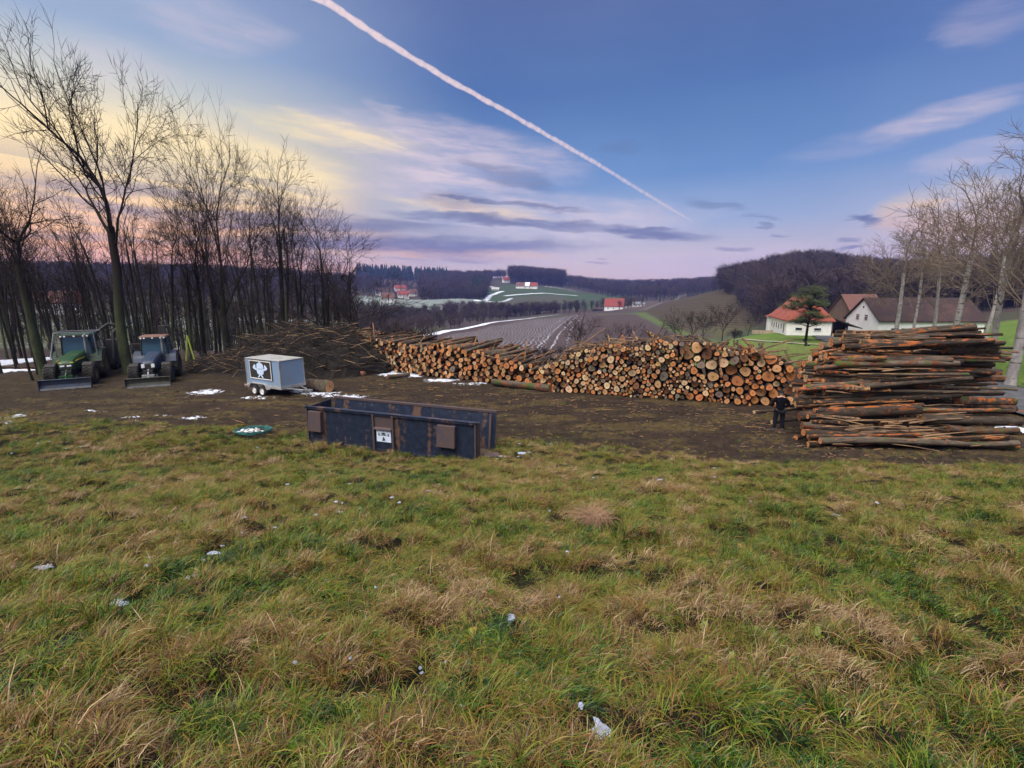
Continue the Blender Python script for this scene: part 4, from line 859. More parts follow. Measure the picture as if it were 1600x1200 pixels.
def log_arrays(seed, L=4.0, bend=.05, taper=.82):
    """unit radius, axis +Y from 0 to L; returns bark verts/faces/uv and disc verts/faces/uv"""
    r_ = np.random.RandomState(seed); an = np.arange(NS)*2*pi/NS; shape = 1+.085*np.cos(2*an+r_.uniform(0, 6))+.05*np.cos(3*an+r_.uniform(0, 6))+r_.uniform(-.025, .025, NS); K = 7; vs = []; uvs = []
    bx, bz = r_.uniform(-bend, bend, 2)
    for i in range(K+1):
        f = i/K; rr = shape*(1-(1-taper)*f)*(1+.05*sin(f*9+seed))*(1+r_.uniform(-.03, .03, NS) if 0 < i < K else 1); cx, cz = bx*sin(pi*f)*4, bz*sin(pi*f)*4
        vs.append(np.stack([cx+rr*np.cos(an), np.full(NS, f*L), cz+rr*np.sin(an)], -1)); uvs.append(np.stack([an/2/pi, np.full(NS, f*L)], -1))
    V_ = np.concatenate(vs); U = np.concatenate(uvs); F_ = [(i*NS+k_, (i+1)*NS+k_, (i+1)*NS+(k_+1) % NS, i*NS+(k_+1) % NS) for i in range(K) for k_ in range(NS)]
    def disc(i, y, flip):
        rg_ = V_[i*NS:(i+1)*NS]; c = rg_.mean(0); t_ = r_.uniform(-.10, .10, 2)
        P = np.concatenate([c+(rg_-c)*s for s in (.93, .5, 0.02)]); P[:, 1] = y+(P[:, 0]-c[0])*t_[0]*.25*0; U_ = (P[:, [0, 2]]-c[[0, 2]]); f = []
        for a in range(2):
            for k_ in range(NS): q = (a*NS+k_, a*NS+(k_+1) % NS, (a+1)*NS+(k_+1) % NS, (a+1)*NS+k_); f.append(q if flip else q[::-1])
        return P, f, U_
    n0 = len(V_); caps = [[0, 0, 0, 0]]
    V2 = np.concatenate([V_, [[0, .001, 0], [V_[-NS:, 0].mean(), L-.001, V_[-NS:, 2].mean()]]]); U = np.concatenate([U, [[0, 0], [0, L]]])
    F_ += [(k_, (k_+1) % NS, n0, n0) for k_ in range(NS)]+[(K*NS+(k_+1) % NS, K*NS+k_, n0+1, n0+1) for k_ in range(NS)]
    return (V2, F_, U), disc(0, -.006, True), disc(K, L+.006, False)
def mk(name, arr, m, link=True, parent=None):
    V_, F_, U = arr; me = bpy.data.meshes.new(name); me.from_pydata([tuple(v) for v in V_], [], [f[:3] if f[2] == f[3] else f for f in F_]); me.update()
    ul = me.uv_layers.new(name='UVMap'); li = np.zeros(len(me.loops), int); me.loops.foreach_get('vertex_index', li); ul.data.foreach_set('uv', np.asarray(U, np.float32)[li].ravel())
    me.polygons.foreach_set('use_smooth', [name == 'log']*len(me.polygons)); me.materials.append(m); return me
PROT = []
for sd_ in range(9):
    bk, d0, d1 = log_arrays(sd_, bend=(.05, .12, .2)[sd_ % 3]); PROT.append((bk, d0, d1, mk('log', bk, barkM), mk('cut_end', d0, cutM), mk('cut_end', d1, cutM)))
LOGS = []   # dict per log
ORG, TAN, PAL, BRN, GRY = (.52, .22, .085), (.52, .30, .155), (.60, .45, .28), (.20, .10, .055), (.20, .165, .14)
def add_log(pos, axis, r, L, colr, pile, both=False, label=None, roll=None):
    a = Vector(axis).normalized(); LOGS.append(dict(pos=Vector(pos), ax=a, r=r, L=L, col=colr, pile=pile, both=both, label=label, roll=random.uniform(0, 6.28) if roll is None else roll, k=random.randrange(9)))
def pick_col(rg, w):
    c = rg.choices((ORG, TAN, PAL, BRN, GRY), w)[0]; f = rg.uniform(.8, 1.15); return tuple(min(.9, v*f*rg.uniform(.94, 1.06)) for v in c), (ORG, TAN, PAL, BRN, GRY).index(c)
def pack(wd, prof, sampler, rg, nmax=900):
    """drop circles into a heap of the given outline"""
    X, Z, Q = [], [], []
    xs = np.linspace(.1, wd-.1, 240); top = np.array([prof(x) for x in xs]); fails = 0
    while len(X) < nmax and fails < 40:
        est = rg.uniform(0, 1)*wd; r = sampler(rg, est, 0)
        if X:
            xa, za, qa = np.array(X), np.array(Z), np.array(Q); dx = np.abs(xs[:, None]-xa[None]); s = (r+qa)[None]; h = np.where(dx < s, za[None]+np.sqrt(np.maximum(s*s-dx*dx, 0)), r).max(1)
        else: h = np.full(len(xs), r)
        h = np.maximum(h, r); ok = (h+r*.6 < top)
        okn = ok & (np.abs(xs-est) < wd*.10)
        if not okn.any(): fails += .15; continue
        ok = okn
        sc_ = np.where(ok, h/top+rg.uniform(0, .02), 9); i = int(np.argmin(sc_)); x = xs[i]
        X.append(x+rg.uniform(-.01, .01)); Z.append(h[i]); Q.append(r)
    return list(zip(X, Z, Q))
def stack(p0, p1, tops, sampler, cw, pile, seed, L=4.0, prot=.28, cf=None):
    """ends face the viewer's side of the line p0->p1; tops: photo points of the upper edge"""
    rg = random.Random(seed); a = Vector((*p0, 0)); b_ = Vector((*p1, 0)); u = (b_-a); W = u.length; u.normalize(); n = Vector((-u.y, u.x, 0))
    if n.y < 0: n = -n
    tx, tz = [], []
    for px, py in tops:
        d = Vector(ray(px, py)); t = (a.x*n.x+a.y*n.y)/(d.x*n.x+d.y*n.y); q = d*t; tx.append((q-a).dot(u) if False else (Vector((q.x, q.y, 0))-a).dot(u)); tz.append(CZ+d.z*t)
    prof = lambda x: float(np.interp(x, tx, tz))
    for (x, z, r) in pack(W, prof, lambda rg_, x_, z_: sampler(rg_, x_/W), rg):
        hgt = z/max(.5, prof(x)); topm = z > prof(x)-.55; jit = (.16 if r < .17 else .05) if topm else .035; off = rg.uniform(-prot, prot) if not topm else rg.uniform(-.5, .3)
        p = a+u*x+n*off; ax = n+u*rg.gauss(0, jit)+Vector((0, 0, rg.gauss(0, jit*.35 if topm else .012))); c, ci = pick_col(rg, cf(x/W, hgt) if cf else cw)
        add_log((p.x, p.y, z+gz(p.x, p.y)*.0+.02), ax, r*rg.uniform(.84, .97), L*rg.uniform(.9, 1.1), (c, ci), pile)
A0, A1 = P0(562, 575), P0(862, 611); B0, B1 = P0(846, 611), P0(1236, 638)
stack(A0, A1, [(560, 535), (580, 528), (610, 532), (650, 540), (690, 536), (725, 545), (760, 550), (790, 560), (820, 566), (862, 580)],
      lambda g, f: min(.24, max(.085, g.gauss(.118+.055*f, .03))), (5, 3, 2, 1, 0), 'left stack', 11, cf=lambda f, h: (6*f+1, 4, 3*(1-f)+.3, 1, .2))
stack(B0, B1, [(840, 572), (868, 566), (885, 553), (920, 545), (955, 537), (1000, 541), (1030, 530), (1065, 536), (1100, 534), (1145, 548), (1180, 546), (1215, 560), (1245, 574)],
      lambda g, f: (g.uniform(.20, .32) if g.random() < np.interp(f, [.64, .86], [.012, .30]) else min(.24, max(.06, g.gauss(.118 if f < .3 else .100, .04)))), (2, 3, 3, 1, 1), 'middle stack', 12,
      cf=lambda f, h: (7, 4, .6, 1, 0) if f > .8 else (2.2, 3, 2.6, 1.4, .9))
# small stack behind the brush
stack(P0(528, 556), P0(592, 560), [(520, 522), (545, 517), (575, 524), (600, 530)], lambda g, f: g.uniform(.10, .17), (5, 3, 2, 1, 0), 'stack behind the brush', 13, L=3.)
# lengthwise pile on the right
rgC = random.Random(14)
profC = lambda y: float(np.interp(y, [0, .5, 1.1, 1.7, 2.1, 2.8, 4.2, 5.4, 6.2], [.35, .6, .85, 1.5, 2.8, 3.85, 4.1, 4.0, 3.0]))
for (s, z, r) in pack(6.0, profC, lambda g, x_, z_: g.choice((g.uniform(.06, .10), g.uniform(.08, .14), g.uniform(.12, .19), g.uniform(.14, .24))), rgC, 420):
    y = 16.9+s
    if z < profC(s)-1.05 and s > 1.6 and s < 5: continue
    dep_ = y*.98+(6-z)*.2; lo = (np.interp(z, [0, .5, 1.5, 2.5, 3.5, 4.4], [1266, 1252, 1236, 1248, 1290, 1335])-800)/740*dep_; hi = (np.interp(z, [0, 1, 2, 3, 4, 4.5], [1590, 1566, 1550, 1572, 1540, 1518])-800)/740*dep_
    L = rgC.choice((rgC.uniform(5.6, 7.2), rgC.uniform(4.2, 5.8), rgC.uniform(3.2, 4.6))); L = min(L, hi-lo); lo += .55*abs(rgC.gauss(0, 1))*(1 if z > .9 else .5); L = min(L, max(1.5, hi-lo)); x0 = rgC.choice((lo, lo, rgC.uniform(lo, max(lo, hi-L)))) ; yw = rgC.gauss(.0, .06)
    c, ci = pick_col(rgC, (6, 3, 1.5, 1, .5)); add_log((x0, y-yw*L/2, z+gz(14, y)*0+.03), (1, yw-.03, rgC.gauss(0, .04)), r*.93, L, (c, ci), 'lengthwise pile', True)
    if L < hi-lo-2.6 and rgC.random() < .8:
        L2 = hi-x0-L-.15
        if L2 > 1.2: c, ci = pick_col(rgC, (6, 3, 1.5, 1, .5)); add_log((x0+L+.12, y+yw*L/2, z+.03), (1, yw-.03, 0), r*rgC.uniform(.8, 1), min(L2, 4.5), (c, ci), 'lengthwise pile', True)
for i in range(34):                                    # short stubs and ends showing at the left side of the lengthwise pile
    z = rgC.uniform(.15, 4.0); y = 16.9+float(np.interp(z, [.3, .85, 1.5, 2.9, 4.05], [0, 1.1, 1.7, 2.1, 2.8]))+rgC.uniform(-.1, .35); dep_ = y*.98+(6-z)*.2
    lo = (np.interp(z, [0, .5, 1.5, 2.5, 3.5, 4.4], [1266, 1252, 1236, 1248, 1290, 1335])-800)/740*dep_+rgC.uniform(-.15, 1.3); c, ci = pick_col(rgC, (6, 4, 3, 1, 0)); add_log((lo, y, z), (1, rgC.gauss(.1, .22), rgC.gauss(0, .07)), rgC.uniform(.05, .13), rgC.uniform(.8, 2.4), (c, ci), 'lengthwise pile', True)
def ground_log(px, py, qx, qy, r, c, lab, rise=0.0, L=None):
    p, q = P0(px, py), P0(qx, qy); v = Vector((q[0]-p[0], q[1]-p[1], rise)); z = gz(*p)
    add_log((p[0], p[1], z+r*.9), v, r, v.length if L is None else L, (c, 1), 'ground', True, lab)
ground_log(516, 612, 475, 608, .36, TAN, 'thick short log lying on the snow at the drawbar of the grey trailer')
ground_log(860, 613, 770, 602, .26, (.36, .13, .08), 'long reddish-barked log lying at the foot of the left stack')
ground_log(1178, 647, 1260, 640, .085, PAL, 'thin pale pole on the ground sticking out behind the legs of the person')
ground_log(1206, 662, 1285, 652, .10, PAL, 'snow-pale thin log on the ground behind the legs of the person', .05)
ground_log(1270, 690, 1352, 693, .17, TAN, 'foremost log of the lengthwise pile with a pale split end, lying on the ground', .02)
ground_log(1352, 696, 1588, 704, .16, ORG, 'longest log at the very front of the lengthwise pile, lying on the mud')
ground_log(1312, 684, 1430, 684, .13, ORG, 'log with an orange cut end just behind the foremost split log')
ground_log(1243, 688, 1300, 676, .09, ORG, 'short thin log with an orange end, nearest to the feet of the person')
ground_log(1310, 640, 1470, 650, .12, TAN, 'log lying askew against the lower face of the lengthwise pile', .6)
ground_log(606, 592, 640, 588, .16, BRN, 'dark short log lying between the brush heap and the left stack')
ground_log(70, 577, -60, 577, .14, PAL, 'long pale beam lying over snow at the left edge of the photo')
for i, (px, py, ang, lean_, L_, c) in enumerate([(1128, 600, 1.2, .1, 2.0, PAL), (1003, 600, .9, .5, 1.4, TAN), (1040, 600, 1.0, .7, 2.2, ORG), (1215, 600, .8, -.6, 1.8, TAN), (700, 600, .2, .8, 1.5, PAL)]):
    pass
# which logs show largest
for l in LOGS:
    px, py, dep = proj(*(l['pos']+(l['ax']*l['L']*.5 if l['pile'] == 'lengthwise pile' else Vector((0, 0, 0))))); l['px'], l['py'] = px, py
    l['size'] = l['r']/dep*(2.2 if l['pile'] == 'lengthwise pile' else 1)*(1 if l['pos'].z > .0 else 1)
    if l['label']: l['size'] = 99
LOGS.sort(key=lambda l: -l['size']); print('logs', len(LOGS), {p: sum(1 for l in LOGS if l['pile'] == p) for p in set(l['pile'] for l in LOGS)})
front = LOGS[:298]; rest = LOGS[298:]
def lmat(l):
    m = l['ax'].to_track_quat('Y', 'Z').to_matrix().to_4x4() @ Matrix.Rotation(l['roll'], 4, 'Y'); return Matrix.Translation(l['pos']) @ m @ Matrix.Diagonal((l['r'], l['L']/4., l['r'], 1))
CN = ('orange', 'tan', 'pale', 'brown', 'greyish')
def where(l):
    px, py, pl = l['px'], l['py'], l['pile']
    if pl == 'left stack': s = 'near the brush heap' if px < 640 else 'in the first half' if px < 710 else 'in the second half' if px < 790 else 'near the dip'
    elif pl == 'middle stack': s = 'beside the dip' if px < 900 else 'left of its hump' if px < 990 else 'under its hump' if px < 1075 else 'right of its hump' if px < 1140 else 'among the thick ones' if px < 1200 else 'beside the person'
    else: s = ''
    if pl == 'left stack': lo, hi = np.interp(px, [575, 860], [575, 610]), np.interp(px, [575, 690, 862], [530, 540, 580])
    elif pl == 'middle stack': lo, hi = np.interp(px, [860, 1236], [612, 638]), np.interp(px, [846, 955, 1100, 1245], [572, 537, 534, 574])
    else: lo, hi = 700, 512
    f = (lo-py)/max(1, lo-hi); v = 'bottom' if f < .22 else 'low' if f < .42 else 'middle-height' if f < .62 else 'upper' if f < .82 else 'top'
    return s, v
for l in front:
    if l['label']: continue
    r = l['r']; sz = 'very thick' if r > .27 else 'thick' if r > .19 else 'medium' if r > .125 else 'thin'; s, v = where(l)
    if l['pile'] == 'lengthwise pile':
        ln = 'long' if l['L'] > 5.2 else 'short' if l['L'] < 3.6 else 'middling'; side = 'left half' if l['px'] < 1420 else 'right half'
        l['base'] = f"{v} {sz} {ln} {CN[l['col'][1]]} log, {side} of the lengthwise pile"
    elif l['pile'] == 'stack behind the brush': l['base'] = f"{sz} {CN[l['col'][1]]} log end in the small stack behind the brush heap"
    else: l['base'] = f"{v} {sz} {CN[l['col'][1]]} log end in the {l['pile']}, {s}"
from collections import defaultdict
grp = defaultdict(list)
for l in front:
    if not l['label']: grp[l['base']].append(l)
ORD = ['leftmost', 'second from left', 'third from left', 'fourth from left', 'fifth from left', 'sixth from left', 'seventh from left', 'eighth from left', 'ninth from left', 'tenth from left']
for bs, ls in grp.items():
    ls.sort(key=lambda l: l['px'])
    for i, l in enumerate(ls):
        if len(ls) == 1: l['label'] = bs
        elif len(ls) == 2: l['label'] = ('left ' if i == 0 else 'right ')+bs
        else: l['label'] = bs+', '+(ORD[i] if i < 10 else 'rightmost')
for l in front:
    pr = PROT[l['k']]; o = bpy.data.objects.new('log', pr[3]); COL.objects.link(o); o.matrix_world = lmat(l); o.color = (*l['col'][0], 1)
    e = bpy.data.objects.new('cut_end', pr[4]); COL.objects.link(e); e.parent = o; e.color = o.color
    if l['both']: e = bpy.data.objects.new('cut_end', pr[5]); COL.objects.link(e); e.parent = o; e.color = o.color
    tag(o, l['label'], 'log', 'cut logs of the '+l['pile'] if l['pile'] != 'ground' else 'logs lying loose on the ground')
def merged(name, parts, m, lab):
    vs, fs, us, ts = [], [], [], []; base = 0
    for arr, M4, tint in parts:
        V_, F_, U = arr; Mn = np.array(M4); P = np.c_[V_, np.ones(len(V_))] @ Mn.T; vs.append(P[:, :3]); fs += [tuple(i+base for i in f) for f in F_]; us.append(U); ts.append(np.tile(tint, (len(V_), 1))); base += len(V_)
    me = mk(name, (np.concatenate(vs), fs, np.concatenate(us)), m); at = me.attributes.new('tint', 'FLOAT_COLOR', 'POINT'); at.data.foreach_set('color', np.concatenate(ts).astype(np.float32).ravel()); return me
pb, pd = [], []
for l in rest:
    pr = PROT[l['k']]; M4 = lmat(l); tn = (*l['col'][0], random.random()); pb.append((pr[0], M4, tn)); pd.append((pr[1], M4, tn))
    if l['both']: pd.append((pr[2], M4, tn))
if rest:
    o = bpy.data.objects.new('log_remainder', merged('log_remainder', pb, barkS, '')); COL.objects.link(o); tag(o, 'remaining smaller log ends packed between the larger ones in the stacks', 'logs', kind='stuff')
    e = bpy.data.objects.new('cut_ends', merged('cut_ends', pd, cutS, '')); COL.objects.link(e); e.parent = o
    e['kind'] = 'stuff'
# dark infill of bark, twigs and rubbish inside the stacks
for i in range(0):
    pass
# loose sticks lying on top of the stacks
SK = MB(); rg = random.Random(31)
for i in range(210):
    f = rg.random(); left = rg.random() < .35; a_, b__ = (A0, A1) if left else (B0, B1); f = rg.uniform(.05, 1.0)
    px = np.interp(f, [0, 1], [562, 862] if left else [860, 1240]); py = np.interp(px, [560, 640, 720, 790, 862, 885, 955, 1030, 1100, 1145, 1215, 1245], [530, 537, 540, 558, 572, 548, 536, 532, 532, 545, 556, 572])
    p = Vector((a_[0]+(b__[0]-a_[0])*f, a_[1]+(b__[1]-a_[1])*f, 0)); d_ = hypot(p.x, p.y); p.z = CZ+d_*tan(R(azel(px, py)[1]))-rg.uniform(0, .35); p += Vector((.3, .9, 0))*rg.uniform(0, 1.6)
    L = rg.uniform(.5, 2.2); v = Vector((rg.gauss(.5, .6), rg.gauss(.5, .5), rg.gauss(0.02, .16)+(.5 if rg.random() < .06 else 0))).normalized()*L; r_ = rg.uniform(.012, .05); mid_ = p+v*.5+Vector((0, 0, rg.uniform(-.03, .06))); SK.tube([p, mid_, p+v], [r_, r_*.85, r_*.6], 5)
for i in range(170):
    s_ = rg.uniform(0, 3.6); y = 16.9+s_; z = profC(s_)*rg.uniform(.55, 1.02)+rg.uniform(0, .1) if s_ < 2.9 else profC(s_)+rg.uniform(-.05, .12); L = rg.uniform(.3, 2.4); x = rg.uniform(11.8+max(0, z-2)*.95, 18.3-L-max(0, z-3)*.6); a = rg.gauss(0, .12); r_ = rg.uniform(.012, .05)
    p = Vector((x, y-.14, z+.02)); v = Vector((cos(a), sin(a)*.6, rg.gauss(0, .06)))*L; SK.tube([p, p+v*.5+Vector((0, 0, rg.uniform(-.02, .05))), p+v], [r_, r_*.85, r_*.6], 5)
tag(SK.build('loose_branches', mat('branch_bark', (.22, .13, .07), .9, .55, 1.1, col2=(.06, .045, .034))), 'loose branches and sticks thrown on top of the log stacks', 'branches', kind='stuff')
# ------------------------------------------------------------------ brush heap
rg = random.Random(41); BH = MB(); BH2 = MB(); MC2 = []
c0 = Vector((-14.8, 33.6, 0))
def heap_h(x, y):
    u = (x+14.6)/5.6; v = (y-34.2)/3.0; q = u*u+v*v; h = 3.3*max(0, 1-q)**.5; u2 = (x+19.6)/4.2; v2 = (y-35.)/2.4; h2 = 1.4*max(0, 1-u2*u2-v2*v2)**.8; return max(h, h2)*(1+.12*sin(x*1.7+y))
n = 46; vs = []; fs = []
for i in range(n+1):
    for j in range(24):
        x = -25.4+i*(16.6/n); y = 30.6+j*.33; h = heap_h(x, y); vs.append((x, y, h*.86+.25*vnoise(np.array([x*2.1]), np.array([y*2.1]))[0]*(h > .05)-.06))
for i in range(n):
    for j in range(23): fs.append((i*24+j, (i+1)*24+j, (i+1)*24+j+1, i*24+j+1))
core = MB(); core.add(vs, fs)
hp = empty('brush_heap', (0, 0, 0), 0, 'large dark heap of cut branches and twigs behind the grey trailer', 'brush heap')
core.build('heap_core', mat('heap_litter', (.018, .015, .012), .95, .4, 3), hp)
for i in range(5200):
    x = rg.uniform(-25, -9); y = rg.uniform(31, 37); h = heap_h(x, y)
    if h < .12: continue
    z = h*rg.uniform(.72, 1.02)+.02; L = rg.uniform(.5, 2.3)*(1.5 if rg.random() < .1 else 1); a = rg.gauss(.15, .55)+(pi if rg.random() < .5 else 0)+(rg.uniform(-1, 1) if rg.random() < .3 else 0); e = rg.gauss(0.06 if x > -18 else .2, .28)
    v = Vector((cos(a)*cos(e), sin(a)*cos(e)*.7, sin(e))); p = Vector((x, y, z))-v*L*.5; r_ = rg.uniform(.008, .026)*(1.9 if rg.random() < .09 else 1); w_ = Vector((rg.gauss(0, .07), rg.gauss(0, .07), rg.gauss(.04, .09)))*L
    (BH2 if rg.random() < .11 else BH).tube([p, p+v*L*.5+w_, p+v*L], [r_, r_*.8, r_*.4], 3 if r_ < .02 else 5, r_ > .02)
b1 = BH.build('branches', mat('brush_bark', (.036, .028, .023), .95, .45, 1.2, col2=(.014, .012, .010)), hp); b1['kind'] = 'stuff'
b2 = BH2.build('bare_branches', mat('peeled_branch', (.26, .17, .10), .9, .45, 1.2), hp); b2['kind'] = 'stuff'
for (px, py, r_, lab) in ((532, 589, .34, 'reddish round stump end lying at the right foot of the brush heap'), (564, 588, .2, 'small pale stump end at the far right foot of the brush heap')):
    p = P0(px, py); M = MB(); M.tube([(p[0], p[1], r_*.8), (p[0]+.3, p[1]+.8, r_*.8)], [r_, r_*.8], 11); o = M.build('stump', mat('stump_wood', (.20, .085, .06), .9, .4, 3), None, True); tag(o, lab, 'stump')
# ------------------------------------------------------------------ paints
def paint_mat(name, c, rough=.5, dirt=(.06, .045, .03), amt=.45, sc=1.5, metal=0., spec=.4):
    m = bpy.data.materials.new(name); m.use_nodes = True; t = NT(m.node_tree); b = t.n['Principled BSDF']; co = t.new('ShaderNodeTexCoord').outputs['Object']
    n = t.noise(co, sc, 6, .65); n2 = t.noise(t.vm('MULTIPLY', co, (3, 3, .6)), sc*2, 4, .6)
    f = t.math('MULTIPLY', t.maprange(t.math('ADD', n, t.math('MULTIPLY', t.math('SUBTRACT', n2, .5), .5)), .42, .68), amt)
    t.set(b.inputs['Base Color'], t.mix(f, c, dirt)); t.set(b.inputs['Roughness'], t.maprange(n, .3, .7, rough, min(1, rough+.25))); b.inputs['Metallic'].default_value = metal; b.inputs['Specular IOR Level'].default_value = spec
    return m
black = paint_mat('black_metal', (.02, .021, .024), .6); rubber = paint_mat('rubber', (.018, .018, .018), .85, (.05, .038, .026), .8, 3); steel = paint_mat('grey_steel', (.25, .26, .28), .5, metal=.3)
glassM = bpy.data.materials.new('cab_glass'); glassM.use_nodes = True; _b = glassM.node_tree.nodes['Principled BSDF']; _b.inputs['Base Color'].default_value = (.10, .20, .32, 1); _b.inputs['Roughness'].default_value = .08; _b.inputs['Specular IOR Level'].default_value = 1.0; _b.inputs['Metallic'].default_value = .55
lampM = paint_mat('headlamp_glass', (.75, .78, .82), .15, amt=.15); whiteM = paint_mat('white_paint', (.72, .73, .76), .6, (.35, .30, .24), .35)
# ------------------------------------------------------------------ tractors (forward is local -Y)
def wheel(root, x, y, r, wd, rimm):
    T = MB(); T.lathe((x-wd/2, y, r), (1, 0, 0), [(0, r*.55), (.0, r*.88), (wd*.12, r*.97), (wd*.88, r*.97), (wd, r*.88), (wd, r*.55)], 28)
    for k_ in range(22):
        a = 2*pi*k_/22
        for s in (-1, 1):
            c = Vector((x+s*wd*.22, y+cos(a+s*.07)*r*.975, r+sin(a+s*.07)*r*.975)); T.box(c, (wd*.5, r*.065, r*.075), Matrix.Rotation(a+pi/2, 4, 'X') @ Matrix.Rotation(s*.5, 4, 'Z'))
    t_ = T.build('tyre', rubber, root); Rm = MB(); Rm.lathe((x-wd/2+.03, y, r), (1, 0, 0), [(0, r*.56), (.06, r*.5), (.10, r*.2), (.02, r*.16), (.0, 0.001)], 20); Rm.lathe((x+wd/2-.03, y, r), (-1, 0, 0), [(0, r*.56), (.06, r*.5), (.10, r*.2), (.02, r*.16), (.0, 0.001)], 20)
    Rm.build('rim', rimm, t_, True)
def tractor(name, loc, rz, lab, bodyc, roofc, rimc, s=1.0, kind='green'):
    root = empty(name, loc, rz, lab, 'tractor', 'tractors parked by the wood'); root.scale = (s, s, s)
    body = paint_mat(name+'_paint', bodyc, .4, amt=.5); fen = paint_mat('fender_paint', (.006, .03, .012), .5, amt=.5); rim = paint_mat(name+'_rim', rimc, .5, amt=.5); rf = paint_mat(name+'_roof', roofc, .5, amt=.25)
    for sx in (-1, 1):
        wheel(root, sx*.92, .0, .88, .64, rim); wheel(root, sx*.86, -2.45, .66, .54, rim)
    H = MB()                                                        # bonnet: rounded section tapering to the nose
    secs = [(-.55, .44, 1.02, 1.86), (-1.6, .42, 1.00, 1.80), (-2.6, .38, .98, 1.68), (-3.15, .34, 1.0, 1.52), (-3.3, .28, 1.06, 1.38)]; vs = []
    for (y, hw, z0, z1) in secs: vs += [(-hw, y, z0), (-hw, y, z1-.14), (-hw*.8, y, z1-.03), (-hw*.35, y, z1), (hw*.35, y, z1), (hw*.8, y, z1-.03), (hw, y, z1-.14), (hw, y, z0)]
    fs = [(i*8+k_, i*8+k_+1, (i+1)*8+k_+1, (i+1)*8+k_) for i in range(4) for k_ in range(7)]+[(32, 33, 34, 35, 36, 37, 38, 39)]; H.add(vs, fs); H.build('bonnet', body, root, False)
    G = MB(); G.box((0, -3.27, 1.17), (.52, .10, .30)); G.box((0, -3.22, .80), (.46, .5, .36)); G.build('grille', black, root, bevel=.02)
    if kind == 'green': S_ = MB(); S_.box((0, -3.20, 1.415), (.66, .06, .045)); [S_.box((sx*.425, -1.9, 1.50), (.012, 2.3, .05)) for sx in (-1, 1)]; S_.build('yellow_stripe', paint_mat('yellow_paint', (.75, .60, .04), .5, amt=.2), root)
    for sx in (-1, 1):
        L = MB(); w_, h_, z_, x_ = (.20, .10, 1.24, .15) if kind == 'green' else (.17, .24, 1.24, .25); L.prism([(sx*x_-w_/2, z_-h_/2), (sx*x_+w_/2, z_-h_/2+.02), (sx*x_+w_/2, z_+h_/2), (sx*x_-w_/2, z_+h_/2-.01)], -3.345, -3.30); L.build('headlight', lampM, root, bevel=.01)
    Ch = MB(); Ch.box((0, -1.6, .80), (.46, 3.1, .42)); Ch.box((0, 0, .86), (1.3, .34, .34)); Ch.box((0, -2.45, .62), (1.3, .24, .22)); Ch.box((-.55, -1.2, .75), (.4, .8, .5)); Ch.box((.55, -1.2, .75), (.4, .8, .5)); Ch.box((0, .5, 1.0), (1.1, 1.2, .5)); Ch.build('chassis', black, root, bevel=.02)
    # cab
    F_ = MB(); z0, z1 = 1.15, 2.72; P = [(-.74, -.62), (.74, -.62), (.80, .82), (-.80, .82)]; Pt = [(-.66, -.48), (.66, -.48), (.72, .78), (-.72, .78)]
    for (a, b_) in zip(P, Pt): F_.tube([(a[0], a[1], z0), (b_[0], b_[1], z1)], .045, 6)
    for q, z in ((P, z0+.02), (Pt, z1-.02)):
        for i in range(4): F_.tube([(q[i][0], q[i][1], z), (q[(i+1) % 4][0], q[(i+1) % 4][1], z)], .045, 6)
    F_.box((0, .1, 1.1), (1.5, 1.5, .18)); F_.build('cab_frame', black, root)
    for nm, a, b_ in (('windscreen', 0, 1), ('side_window', 1, 2), ('side_window', 3, 0), ('rear_window', 2, 3)):
        W = MB(); pa, pb_, ta, tb = [Vector((*p, z)) for p, z in ((P[a], z0+.05), (P[b_], z0+.05), (Pt[a], z1-.05), (Pt[b_], z1-.05))]; W.add([pa.lerp(pb_, .04), pb_.lerp(pa, .04), tb.lerp(ta, .04), ta.lerp(tb, .04)], [(0, 1, 2, 3)]); g_ = W.build(nm, glassM, root); md = g_.modifiers.new('t', 'SOLIDIFY'); md.thickness = .012
    Wi = MB(); Wi.tube([(.1, -.60, 1.35), (-.35, -.585, 1.85)], .012, 4); Wi.build('wiper', black, root)
    Rf = MB(); Rf.box((0, .12, 2.80), (1.55, 1.65, .13), taper=.9); Rf.build('roof', rf, root, bevel=.04)
    Vz = MB(); Vz.box((0, -.70, 2.73), (1.5, .10, .13)); Vz.build('light_bar', black, root, bevel=.01)
    for x in (-.62, -.44, 0, .44, .62): L = MB(); L.lathe((x, -.745, 2.735), (0, -1, 0), [(-.02, .058), (.02, .052), (.022, .001)], 10); L.build('work_light', lampM, root)
    for sx in (-1, 1):
        Fd = MB(); pr = [(-.95*cos(a), .86+.97*sin(a)) for a in [i*pi/10 for i in range(1, 9)]]; pts = [(y, z) for y, z in pr]; poly_ = pts+[(y*.95, .86+(z-.86)*.95) for y, z in reversed(pts)]
        Fd.prism(poly_, sx*.86-.30, sx*.86+.30, 'x'); Fd.box((sx*.585, .05, 1.35), (.03, 1.3, .72)); Fd.build('fender', body if kind != 'green' else fen, root)
        F2 = MB(); pr = [(-2.45-.72*cos(a), .62+.72*sin(a)) for a in [i*pi/10 for i in range(3, 9)]]; F2.prism(pr+[(-2.45+(y+2.45)*.95, .62+(z-.62)*.95) for y, z in reversed(pr)], sx*.82-.22, sx*.82+.22, 'x'); F2.build('front_fender', black, root)
        Mr = MB(); Mr.tube([(sx*.7, -.55, 2.3), (sx*1.12, -.75, 2.35)], .018, 5); Mr.box((sx*1.16, -.78, 2.18), (.2, .05, .34)); Mr.build('mirror', black, root, bevel=.01)
